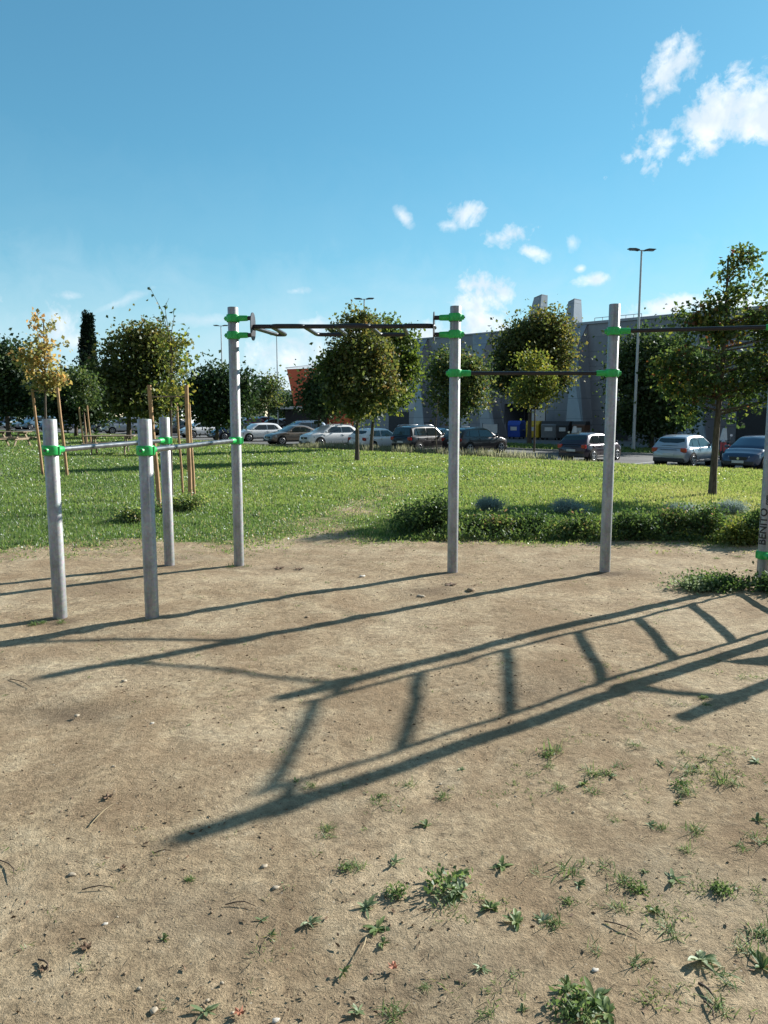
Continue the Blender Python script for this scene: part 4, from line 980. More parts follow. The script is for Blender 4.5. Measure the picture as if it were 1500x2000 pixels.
    for (front, nm) in ((True, 'windscreen'), (False, 'rear_window')):
        mb = MB(); vs = []; steps = [0, .33, .66, 1]
        for t_ in steps:
            zf_ = (zb + .06) + (H - .15 - zb - .06) * t_; x_ = roofx(zf_, front) + (.035 if front else -.035); yy = yl(zf_) - .10
            for yf in (-1, -.5, 0, .5, 1): vs.append((x_ + (.035 if front else -.03) * (1 - yf * yf), yy * yf, zf_ + .012))
        mb.add(vs, [(i * 5 + j, i * 5 + j + 1, (i + 1) * 5 + j + 1, (i + 1) * 5 + j) if front else (i * 5 + j, (i + 1) * 5 + j, (i + 1) * 5 + j + 1, i * 5 + j + 1) for i in range(3) for j in range(4)], True); mb.build(nm, M['glass'], body)
    # trim strips, bumpers, handles
    mb = MB(); mb.box((0, 0, .27), (L * .62, W * 1.005, .10)); mb.build('sill_trim', M['plastic'], body, bevel=.02)
    mb = MB(); mb.box((L / 2 - .10, 0, .36), (.24, W * .74, .2)); mb.build('front_bumper', M['plastic'], body, bevel=.05)
    mb = MB(); mb.box((-L / 2 + .09, 0, .36), (.24, W * .84, .20)); mb.build('rear_bumper', M['plastic'], body, bevel=.05)
    mb = MB(); zg = k['nose'] - .16; mb.box((L / 2 - .015, 0, zg), (.06, W * .42, .15)); gr = mb.build('grille', M['plastic'], body, bevel=.02)
    mb = MB(); mb.tube([(L / 2 + .015, 0, zg), (L / 2 + .025, 0, zg)], .055, 14); mb.build('badge', M['chrome'], gr)
    for s_ in (-1, 1):
        mb = MB(); y_ = s_ * hw * .70
        mb.add([(L / 2 - .06, y_ - s_ * .20, zg + .10), (L / 2 - .32, y_ + s_ * .20, zg + .17), (L / 2 - .30, y_ + s_ * .21, zg + .02), (L / 2 - .03, y_ - s_ * .18, zg - .02), (L / 2 - .3, y_ - s_ * .15, zg + .1), (L / 2 - .5, y_ + s_ * .17, zg + .17), (L / 2 - .5, y_ + s_ * .17, zg), (L / 2 - .3, y_ - s_ * .15, zg)],
               [(0, 1, 2, 3), (4, 7, 6, 5), (0, 4, 5, 1), (3, 2, 6, 7), (1, 5, 6, 2), (0, 3, 7, 4)]); mb.build('headlight', M['headlight'], body, bevel=.015)
        mb = MB(); zt_ = k['tail'] - .14; mb.box((-L / 2 + .09, s_ * hw * .79, zt_), (.17, .26, .22)); mb.build('tail_light', M['taillight'], body, bevel=.04)
        mb = MB(); mb.box((k['ff'] - .25, s_ * (wb + .12), zb + .09), (.13, .20, .13)); mb.build('door_mirror', P if kind != 'boxy' else M['plastic'], body, bevel=.035)
        for hx in (B1 - .12, rx_lo + .40):
            mb = MB(); mb.box((hx, s_ * (hw * .975 + .012), zb - .14), (.17, .03, .03)); mb.build('door_handle', P, body, bevel=.006)
        for sx_ in (B1, rx_lo + .28, fx_lo + .12):
            mb = MB(); mb.box((sx_, s_ * (hw * .985 + .001), (.36 + zb - .04) / 2), (.010, .014, zb - .42)); mb.build('door_gap', M['under'], body)
    mb = MB(); mb.box((-L / 2 - .012, 0, k['tail'] - .34), (.02, .50, .11)); pl = mb.build('licence_plate', M['panelwhite'], body)
    mb = MB(); mb.box((L / 2 + .03, 0, .42), (.02, .50, .11)); mb.build('licence_plate', M['panelwhite'], body)
    mb = MB(); mb.box((-L / 2 + .0, 0, k['tail'] - .12), (.02, .8, .02)); mb.build('tailgate_handle', M['plastic'], body)
    if kind in ('suv', 'boxy', 'mpv'):
        for s_ in (-1, 1):
            mb = MB(); mb.tube([(k['rr'] + .1, s_ * (wr - .06), H - .03), (k['rr'] + .2, s_ * (wr - .06), H + .045), (k['fr'] - .35, s_ * (wr - .06), H + .045), (k['fr'] - .22, s_ * (wr - .06), H - .03)], .016, 6); mb.build('roof_rail', M['chrome'], body)
    mb = MB(); mb.tube([(k['rr'] + .25, 0, H - .02), (k['rr'] + .10, 0, H + .16)], .006, 5); mb.build('aerial', M['black'], body)
    rw = .32 if kind in ('hatch', 'sedan', 'mpv') else .355
    for ax in (-L / 2 + .78, L / 2 - .80):
        for s_ in (-1, 1):
            mb = MB(); ys = [s_ * hw * .6, s_ * (hw + .004)]; mb.tube([(ax, ys[0], rw + .02), (ax, ys[1], rw + .02)], rw + .055, 24); ah = mb.build('wheel_arch', M['under'], body)
            mb = MB(); y1 = s_ * (hw + .012); y0_ = s_ * (hw - .2); mb.tube([(ax, y0_, rw), (ax, y1 - s_ * .03, rw), (ax, y1, rw)], [rw, rw, rw - .03], 24); wh = mb.build('wheel', M['black'], root)
            mb = MB(); mb.tube([(ax, y1 - s_ * .01, rw), (ax, y1 + s_ * .004, rw)], rw * .26, 12)
            for q in range(5):
                a_ = q * 2 * math.pi / 5 + .3; mb.beam((ax, y1 + s_ * .002, rw), (ax + rw * .62 * math.cos(a_), y1 + s_ * .002, rw + rw * .62 * math.sin(a_)), .05, .012, up=(0, 1, 0))
            ring = [(ax + rw * .64 * math.cos(a_), y1 + s_ * .002, rw + rw * .64 * math.sin(a_)) for a_ in np.linspace(0, 2 * math.pi, 21)]; mb.tube(ring, .018, 6, cap=False); mb.build('rim', M['rim'], wh)
    return root


def car(kind, pnt, px, s0, heading, label, z=None, XY=None, group='cars parked beyond the lawn'):
    key = (kind, pnt)
    if key in _cars: o = copy_tree(_cars[key])
    else: o = make_car(kind, pnt); _cars[key] = o
    if XY is None:
        Y = s0 / (1 + at(px, 1.0)); X = s0 - Y
    else: X, Y = XY
    o.location = (X, Y, float(road_z(X)) + .004); o.rotation_euler = (0, 0, heading); tag(o, label, 'car', group); o.name = 'parked_car'
    return o


AW, TO = R(45), R(225)      # away from the camera, towards it
car('hatch', 'silver', 1345, 51.6, AW, 'silver hatchback with red tail lights seen from behind, left of the near tree trunk')
car('hatch', 'navy', 1480, 51.4, TO, 'dark blue hatchback facing us behind the right-hand tree trunk', )
car('hatch', 'purple', 1157, 51.8, AW, 'blackish purple hatchback with its nose past the right tall post')
car('suv', 'brown', 930, 54.0, R(38), 'dark brown compact off-roader right of the middle post, in profile')
car('boxy', 'black', 827, 51.4, AW, 'black boxy off-roader with silver roof rails')
car('hatch', 'white', 738, 51.0, AW, 'white hatchback seen from behind, right of the middle tree trunk')
car('hatch', 'skyblue', 860, 56.5, AW, 'pale blue hatchback mostly hidden behind the black off-roader')
car('suv', 'white', 643, 51.4, R(218), 'white compact car facing us, left of the middle tree trunk')
car('sedan', 'tan', 573, 52.2, R(215), 'tan grey car facing left beside the white one')
car('mpv', 'steelblue', 590, 60.5, R(215), 'blue car whose roof shows behind the tan grey one')
car('hatch', 'white', 503, 53.5, R(215), 'white car half hidden by dry grass right of the first tall post')
car('hatch', 'navy', 455, 53.0, R(215), 'dark car directly behind the first tall post')
car('hatch', 'white', 392, 53.5, R(218), 'white car behind the thickest stake and the round dark tree')
car('sedan', 'black', 335, 54.5, TO, 'dark car glimpsed between the short posts and stakes')
car('mpv', 'silver', 243, 52.0, R(212), 'silver people carrier facing left below the big dark tree')
car('hatch', 'grey', 212, 54.0, R(212), 'grey car close left of the silver people carrier')
car('hatch', 'navy', 108, 53.0, TO, 'dark blue car behind the first short post and stakes')
car('mpv', 'skyblue', 76, 53.5, TO, 'pale blue car in the left background, between stake and short post')
car('hatch', 'silver', 56, 53.0, TO, 'silver car in the left background, left of the yellow tree stake')
car('sedan', 'white', 38, 54.0, TO, 'white car in the left background beside the silver one')
car('hatch', 'navy', 5, 53.0, TO, 'dark car at the very left edge of the photo')
for i, (px, Y, kd, pn) in enumerate([(10, 108, 'hatch', 'white'), (58, 112, 'mpv', 'silver'), (92, 106, 'sedan', 'navy'), (470, 104, 'hatch', 'white'), (487, 100, 'hatch', 'red'), (508, 106, 'mpv', 'silver'), (530, 102, 'sedan', 'grey'), (552, 108, 'hatch', 'white'), (390, 108, 'hatch', 'silver'), (405, 112, 'hatch', 'white')]):
    place = ['left edge of the photo', 'left of the yellow tree', 'foot of the yellow tree', 'just right of the first tall post', 'second right of the first tall post', 'below the cream house', 'under the light green tree', 'left of the lamp pole under the zigzag bar', 'left of the round dark tree trunk', 'right beside the round dark tree trunk'][i]
    car(kd, pn, px, None, R(200 + 15 * (i % 3)), '%s car in the far row, %s' % ({'white': 'white', 'silver': 'silver', 'navy': 'dark blue', 'red': 'red', 'grey': 'grey'}[pn], place), XY=(at(px, Y), Y), group='cars in the far row of the car park')

# scooters behind the cars
def scooter(px, Y, label, rz):
    X = at(px, Y); r_ = empty('motor_scooter', (X, Y, float(road_z(X)) + .01), rz); tag(r_, label, 'scooter', 'parked scooters')
    mb = MB(); mb.prism([(-.75, .55), (-.6, .82), (-.1, .80), (.05, .42), (.35, .36), (.42, .95), (.52, .95), (.62, .45), (.5, .25), (-.1, .24), (-.55, .35)], -.15, .15); mb.build('body', M['redm'], r_, bevel=.04)
    mb = MB(); mb.prism([(-.75, .83), (-.1, .82), (-.12, .92), (-.5, .95), (-.72, .9)], -.14, .14); mb.build('seat', M['black'], r_, bevel=.03)
    for x in (-.55, .68):
        mb = MB(); mb.tube([(x, -.06, .25), (x, .06, .25)], .25, 18); mb.build('wheel', M['black'], r_)
    mb = MB(); mb.tube([(.66, 0, .3), (.46, 0, 1.05)], .03, 8); mb.tube([(.44, -.33, 1.08), (.47, 0, 1.03), (.44, .33, 1.08)], .02, 8); mb.build('handlebar', M['plastic'], r_)
    mb = MB(); mb.add([(.52, -.2, 1.05), (.52, .2, 1.05), (.36, .10, 1.68), (.36, -.10, 1.68), (.56, 0, 1.05), (.40, 0, 1.7)], [(0, 4, 5, 3), (4, 1, 2, 5)]); o = mb.build('windshield', M['panelwhite'], r_); sl = o.modifiers.new('s', 'SOLIDIFY'); sl.thickness = .01
    for s_ in (-1, 1):
        mb = MB(); mb.tube([(.42, s_ * .3, 1.1), (.40, s_ * .36, 1.3)], .008, 5); mb.tube([(.38, s_ * .36, 1.32), (.42, s_ * .36, 1.32)], .065, 12); mb.build('mirror', M['chrome'], r_)
    mb = MB(); mb.lathe([(.02, -.06), (.08, -.05), (.1, 0), (.07, .07), (0, .09)], (.56, 0, 1.0), 12); mb.build('headlight', M['headlight'], r_)
scooter(1420, 41.5, 'red scooter with pale windshield between the silver and dark blue hatchbacks', R(235))
scooter(1128, 47.5, 'red scooter whose windshield shows above the blackish hatchback', R(235))

# ------------------------------------------------------------------ recycling bins
def bin_(px, w_, label, m_, s0=87.0):
    Y = s0 / (1 + at(px, 1.0)); X = s0 - Y; r_ = empty('recycling_bin', (X, Y, -1.0), R(-35)); tag(r_, label, 'recycling bin', 'recycling bins before the hall')
    mb = MB(); mb.prism([(-.62, .18), (.62, .18), (.72, 1.35), (.5, 1.62), (-.5, 1.62), (-.72, 1.35)], -w_ / 2, w_ / 2); o = mb.build('container', m_, r_, bevel=.06); o.rotation_euler = (0, 0, R(90))
    mb = MB(); mb.prism([(-.66, 1.40), (.66, 1.40), (.48, 1.74), (-.48, 1.74)], -w_ / 2 - .03, w_ / 2 + .03); o = mb.build('lid', M['plastic'] if m_ not in (M['bluebin'], M['yellowbin']) else m_, r_, bevel=.05); o.rotation_euler = (0, 0, R(90))
    for s_ in (-1, 1):
        mb = MB(); mb.box((s_ * (w_ / 2 + .06), 0, .85), (.08, .5, .10)); mb.build('lifting_arm', M['chrome'], r_)
        for y_ in (-.45, .45):
            mb = MB(); mb.tube([(s_ * w_ * .4 - .04, y_, .1), (s_ * w_ * .4 + .04, y_, .1)], .1, 12); mb.build('wheel', M['black'], r_)
    mb = MB(); mb.box((0, -.70, 1.0), (w_ * .5, .02, .35)); mb.build('sticker', M['panelwhite'], r_)
bin_(1010, 1.3, 'blue recycling bin, leftmost of the row', M['bluebin']); bin_(1046, 1.3, 'yellow recycling bin behind the small tree trunk', M['yellowbin'])
bin_(1078, 1.5, 'grey recycling bin right of the yellow one', M['greybin']); bin_(1105, 1.2, 'dark grey waste bin beside the blackish hatchback roof', M['plastic']); bin_(1136, 1.2, 'brown waste bin, rightmost of the row', M['brownbin'])
for (px, s0, lb, hh) in [(958, 84, 'white notice panel left of the blue bin', 1.5), (1050, 89.5, 'white framed notice panel standing behind the yellow bin', 3.0)]:
    Y = s0 / (1 + at(px, 1.0)); X = s0 - Y; r_ = empty('notice_panel', (X, Y, -1.0), R(-30)); tag(r_, lb, 'notice panel', 'standing notice panels')
    mb = MB(); mb.box((0, 0, hh * .66), (1.5, .05, hh * .55)); mb.build('panel', M['panelwhite'], r_)
    for s_ in (-1, 1):
        mb = MB(); mb.box((s_ * .78, 0, hh / 2), (.06, .06, hh)); mb.build('leg', M['plastic'], r_)

# ------------------------------------------------------------------ picnic tables
def picnic(px, Y, rz, label, Lt=1.9):
    X = at(px, Y); r_ = empty('picnic_table', (X, Y, tz(X, Y)), rz); tag(r_, label, 'picnic table', 'wooden picnic tables on the lawn')
    for k in range(5):
        mb = MB(); mb.box((0, (k - 2) * .15, .75), (Lt, .138, .04)); mb.build('table_plank', M['table'], r_)
    for s_ in (-1, 1):
        for k in (0, 1):
            mb = MB(); mb.box((0, s_ * (.66 + .14 * k), .45), (Lt, .13, .04)); mb.build('bench_plank', M['table'], r_)
    for xx in (-Lt * .32, Lt * .32):
        for s_ in (-1, 1):
            mb = MB(); mb.beam((xx, s_ * .22, .72), (xx, s_ * .72, .0), .045, .10); mb.build('leg', M['table'], r_)
        mb = MB(); mb.box((xx + .05, 0, .40), (.045, 1.6, .10)); mb.build('cross_beam', M['table'], r_); mb = MB(); mb.box((xx + .05, 0, .69), (.045, .75, .08)); mb.build('cross_beam', M['table'], r_)
picnic(212, 30.5, R(12), 'weathered wooden picnic table behind the two short posts, nearer of the two')
picnic(18, 39, R(-8), 'wooden picnic table at the left edge under the dark tree')
picnic(270, 31.5, R(30), 'wooden picnic table end seen through the second short post') if False else None

# ------------------------------------------------------------------ grass
def scatter(n, y0, y1, xr):
    """n random points in a wedge in front of the camera, denser close by"""
    Y = y0 + (y1 - y0) * rng.random(n) ** 1.0; X = (rng.random(n) * 2 - 1) * (xr * Y + 1.5); return X, Y

Ps = []; Ds = []; Ss = []; Sz = []; Wd = []; Ti = []
for (n, y0, y1, hlen, wid) in [(230000, 7.2, 11.5, .05, .0085), (210000, 11.5, 18, .055, .013), (160000, 18, 30, .065, .024), (100000, 30, 50, .085, .045), (30000, 50, 75, .11, .08)]:
    X, Y = scatter(n, y0, y1, .54); d = turf_density(X, Y); cl = fbm(X * 3.1, Y * 3.1, 3, 51); cl2 = fbm(X * .5, Y * .5, 3, 61)
    keep = (rng.random(n) < d * (.35 + 1.3 * cl)) & (X + Y < 47.6); X, Y = X[keep], Y[keep]; d = d[keep]; cl = cl[keep]; cl2 = cl2[keep]; nn2 = len(X)
    h = hlen * (.45 + .9 * rng.random(nn2)) * (.5 + 1.0 * cl) * (.55 + .6 * d)
    broad = rng.random(nn2) < .55
    D = rdir(nn2) * np.where(broad, .95, .42)[:, None]; D[:, 2] = np.abs(D[:, 2]) + np.where(broad, .35, .75)
    Ps.append(np.stack([X, Y, gz(X, Y) - .004], -1)); Ds.append(D); Ss.append(rdir(nn2)); Sz.append(h * np.where(broad, .75, 1.15)); Wd.append(wid * np.where(broad, 2.5, .7) * (.6 + .8 * rng.random(nn2)))
    t = .30 + .34 * rng.random(nn2) + .62 * (cl2 - .3) + .20 * np.clip(X / (Y * .5), -1, 1); t = np.where(rng.random(nn2) < (.05 + .25 * (1 - d)), .9 + .1 * rng.random(nn2), np.clip(t, 0, .88)); Ti.append(t)
me_ = leaf_mesh('grass', np.concatenate(Ps), np.concatenate(Ds), np.concatenate(Ss), np.concatenate(Sz), np.concatenate(Wd), np.concatenate(Ti), M['grass'])
o = bpy.data.objects.new('grass', me_); link(o); tag(o, 'green lawn grass and broad-leaved weeds between the bare earth and the car park', 'grass', kind='stuff')
# verge grass by the hall
X = []; Y = []
n = 30000; s = rng.uniform(61.9, 69.9, n); t = rng.uniform(-60, 40, n); X = s / 2 + t / math.sqrt(2); Y = s / 2 - t / math.sqrt(2)
D = rdir(n) * .5; D[:, 2] = .8
me_ = leaf_mesh('verge_grass', np.stack([X, Y, road_z(X) + .09], -1), D, rdir(n), .14 * (.5 + rng.random(n)), .07, .3 + .4 * rng.random(n), M['grass']); o = bpy.data.objects.new('verge_grass', me_); link(o); tag(o, 'grass on the strip between the two roads', 'grass', kind='stuff')
# tall dry grass at the lawn's far edge
n = 26000; s = 46.4 + 1.2 * rng.random(n); t = rng.uniform(-75, 32, n); X = s / 2 + t / math.sqrt(2); Y = s / 2 - t / math.sqrt(2)
q = fbm(t * .5, s, 3, 8); leftm = smooth(-16, -24, t) * smooth(-45, -38, t); kp = rng.random(n) < (.35 + .9 * q) * (.55 + .5 * leftm); X, Y, q, leftm, s = X[kp], Y[kp], q[kp], leftm[kp], s[kp]; n = len(X)
D = rdir(n) * .3; D[:, 2] = 1
me_ = leaf_mesh('tall_grass', np.stack([X, Y, gz(X, Y) - .01], -1), D, rdir(n), (.10 + .2 * rng.random(n) * q + leftm * .55 * rng.random(n)), .028 + .02 * leftm, np.clip(.1 + .5 * rng.random(n) + leftm * .35, 0, 1), M['drygrass']); o = bpy.data.objects.new('tall_grass', me_); link(o); tag(o, 'dry taller grass along the kerb in front of the parked cars', 'grass', kind='stuff')

# ------------------------------------------------------------------ shrubs along the edge of the bare ground
def shrub(name, label, px, py, rx, ry, m, leaf=.035, n_cl=110, per=16, tint=T_(0, 1), cat='shrub', group='shrubs and weeds edging the bare earth', aspect=.5, up=.35):
    X, Y = gpix(px, py); k = Y / FPX; r_ = empty(name, (X, Y, float(gz(X, Y)))); tag(r_, label, cat, group)
    bl = []
    for j in range(6):
        a_ = rng.uniform(0, 2 * math.pi); q = rng.random() * .6
        bl.append((math.cos(a_) * rx * k * q, math.sin(a_) * rx * k * q * .6, ry * k * rng.uniform(.35, .85), rx * k * .5, rx * k * .38, ry * k * rng.uniform(.3, .55)))
    P, D, S, sz, wd, ct, C = leaf_cloud(bl, n_cl, per, leaf, leaf * 1.6, tint, up=up, aspect=aspect); ok = P[:, 2] > .005
    me_ = leaf_mesh('foliage', P[ok], D[ok], S[ok], sz[ok], wd[ok], ct[ok], m); o = bpy.data.objects.new('foliage', me_); link(o, r_)
    mb = MB()
    for j in rng.permutation(len(C))[:16]:
        c = Vector(C[j]); c.z = max(c.z, .03); mb.tube([(c.x * .25, c.y * .25, -.02), (c.x * .6, c.y * .6, c.z * .6), c], [.006, .004, .002], 5, cap=False)
    mb.build('stem', M['bark'], r_); return r_


SH = [('dark leafy shrub at the left end of the border, casting the long shadow', 825, 1042, 74, 58, 'lf_shrub', (0, .6)),
      ('dark shrub just left of the middle tall post', 858, 1042, 36, 72, 'lf_shrub', (0, .5)),
      ('dark green shrub just right of the middle tall post', 930, 1040, 46, 44, 'lf_shrub', (.1, .7)),
      ('low bright green weeds between post and shrub', 985, 1046, 36, 32, 'lf_shrub', (.5, .9)),
      ('silver grey mound shrub right of the middle post', 948, 1003, 44, 22, 'lf_silver', (0, .8)),
      ('dark shrub left of the silver one at the border middle', 1040, 1044, 50, 46, 'lf_shrub', (0, .6)),
      ('silver grey mound shrub in the middle of the border', 1105, 1003, 54, 22, 'lf_silver', (.2, 1)),
      ('green weeds touching the left side of the right tall post', 1130, 1050, 48, 40, 'lf_shrub', (.2, .8)),
      ('dark shrub just right of the right tall post', 1235, 1052, 46, 52, 'lf_shrub', (0, .55)),
      ('brown-green shrub, tallest of the right border', 1300, 1048, 50, 68, 'lf_shrub', (.1, .98)),
      ('silver grey mound shrub below the near tree', 1335, 1005, 44, 20, 'lf_silver', (.1, .8)),
      ('tall green shrub mass right of the tallest one', 1385, 1050, 54, 62, 'lf_shrub', (.1, .75)),
      ('silver grey mound shrub left of the lettered post', 1425, 1004, 50, 20, 'lf_silver', (.0, .7)),
      ('bright yellow-green weeds left of the lettered post', 1440, 1062, 34, 44, 'lf_lime', (.2, .9)),
      ('dark weeds behind the lettered post', 1490, 1060, 50, 70, 'lf_shrub', (0, .6)),
      ('shrub outside the right edge of the border', 1580, 1060, 60, 70, 'lf_shrub', (0, .6)),
      ('leafy weed clump at the foot of the thin staked tree', 362, 1000, 40, 30, 'grass', (.2, .8)),
      ('leafy weed clump left of the second short post', 258, 1020, 36, 22, 'grass', (.2, .8))]
for lb, x, y, rx, ry, mm, (a_, b_) in SH:
    sil = mm == 'lf_silver'; ry = ry * (1 if sil else .78 if x > 870 else .9); b_ = min(1, b_ + .15)
    shrub('silver_shrub' if sil else 'shrub', lb, x, y, rx, ry, M[mm], .026 if sil else .042, int((420 if sil else 150) * max(.6, rx / 45)), 18, T_(a_, b_), aspect=.25 if sil else .5, up=.6 if sil else .3)
shrub('creeping_plant', 'low creeping dark plant with pale leaves beside the lettered post', 1390, 1148, 100, 7, M['lf_shrub'], .030, 300, 16, T_(0, .7), 'plant')
shrub('creeping_plant', 'pale leaved creeping plant at the left end of the low dark one', 1345, 1150, 60, 6, M['weedpale'], .035, 70, 12, T_(0, .8), 'plant')
shrub('creeping_plant', 'creeping plant running out of the right edge of the view', 1520, 1152, 70, 9, M['lf_shrub'], .04, 200, 14, T_(0, .7), 'plant')

# leafy undergrowth knitting the border together
n = 20000; X = rng.uniform(.1, 7.5, n); Y = 9.2 + rng.random(n) ** 1.3 * 1.7 - .12 * np.clip(X - 3, 0, 4); hh_ = smooth(.1, .9, X) * (.5 + .9 * fbm(X * 2.2, Y * 2.2, 3, 71)) * smooth(9.0, 9.5, Y + .12 * np.clip(X - 3, 0, 4)) * smooth(11.1, 10.2, Y)
Z = rng.random(n) * .20 * hh_
me_ = leaf_mesh('undergrowth', np.stack([X, Y, gz(X, Y) + Z], -1), rdir(n, .5), rdir(n), rng.uniform(.03, .075, n), rng.uniform(.012, .03, n), np.clip(.1 + .85 * rng.random(n) * (.5 + fbm(X * 1.3, Y, 2, 5)), 0, .95), M['lf_shrub']); o = bpy.data.objects.new('undergrowth', me_); link(o); tag(o, 'tangled leafy undergrowth between the shrubs edging the bare earth', 'ground cover', kind='stuff')

# ------------------------------------------------------------------ weeds on the bare earth
def blade_mesh(name, P, A, L, W, rise, droop, tint, m, prof=((0, .25), (.3, .9), (.6, 1.0), (.85, .6), (1, .05)), curl=.25):
    """curved leaves: root P, heading angle A, length L, width W, rise angle, droop; three points across"""
    n = len(P); k = len(prof); V = np.zeros((n, k, 3, 3)); h = np.stack([np.cos(A), np.sin(A), np.zeros(n)], -1); sd_ = np.stack([-np.sin(A), np.cos(A), np.zeros(n)], -1)
    for j, (t, w_) in enumerate(prof):
        out_ = h * (L * t * np.cos(rise))[:, None]; z = L * (np.sin(rise) * t - droop * t * t); c = P + out_; c[:, 2] = c[:, 2] + z
        ww = (W * w_ * .5)[:, None]
        V[:, j, 1] = c; V[:, j, 0] = c - sd_ * ww; V[:, j, 2] = c + sd_ * ww; V[:, j, 0, 2] += ww[:, 0] * curl * 2; V[:, j, 2, 2] += ww[:, 0] * curl * 2
    V[..., 2] = np.maximum(V[..., 2], .0015)
    fs = []
    for j in range(k - 1):
        for q in range(2): fs.append((j * 3 + q, j * 3 + q + 1, (j + 1) * 3 + q + 1, (j + 1) * 3 + q))
    F = (np.array(fs)[None] + (np.arange(n) * k * 3)[:, None, None]).reshape(-1)
    me = bpy.data.meshes.new(name); me.vertices.add(n * k * 3); me.vertices.foreach_set('co', V.reshape(-1).astype(np.float32))
    me.loops.add(len(F)); me.loops.foreach_set('vertex_index', F.astype(np.int32)); np_ = len(F) // 4
    me.polygons.add(np_); me.polygons.foreach_set('loop_start', np.arange(0, len(F), 4, dtype=np.int32)); me.polygons.foreach_set('loop_total', np.full(np_, 4, dtype=np.int32)); me.polygons.foreach_set('use_smooth', np.ones(np_, bool))
    a = me.attributes.new('tint', 'FLOAT', 'POINT'); a.data.foreach_set('value', np.repeat(np.clip(tint, 0, 1), k * 3).astype(np.float32))
    me.update(calc_edges=True); me.materials.append(m); return me


def weed_meshes():
    out_ = {'rosette': [], 'tuft': [], 'herb': []}
    for k in range(7):     # rosettes of broad downy leaves
        n = int(rng.integers(9, 19)); a_ = rng.random(n) * 6.28
        out_['rosette'].append(blade_mesh('rosette_weed', np.zeros((n, 3)), a_, rng.uniform(.03, .085, n), rng.uniform(.010, .021, n), rng.uniform(.2, 1.1, n), rng.uniform(.1, .6, n), rng.random(n), M['weedpale' if k % 2 else 'weed'], curl=rng.uniform(.1, .4)))
    for k in range(8):     # grass tufts
        n = int(rng.integers(26, 60)); P = np.concatenate([rng.normal(size=(n, 2)) * .022, np.zeros((n, 1))], 1); D = rdir(n) * .8; D[:, 2] = rng.uniform(.25, 1.0, n)
        P[:, 2] = 0; out_['tuft'].append(blade_mesh('grass_tuft', P, rng.random(n) * 6.28, rng.uniform(.03, .10, n), rng.uniform(.0025, .0055, n), rng.uniform(.3, 1.4, n), rng.uniform(.1, .9, n), .25 + .7 * rng.random(n), M['weed'], prof=((0, .9), (.4, 1), (.75, .6), (1, .03)), curl=.3))
    for k in range(6):     # bushy herbs
        n = rng.integers(110, 200); P = rng.normal(size=(n, 3)) * np.array([.028, .028, .012]) + np.array([0, 0, .016]); P[:, 2] = np.abs(P[:, 2])
        out_['herb'].append(leaf_mesh('low_herb', P, rdir(n, .4), rdir(n), rng.uniform(.010, .026, n), rng.uniform(.007, .013, n), rng.random(n) * .8, M['weed']))
    return out_


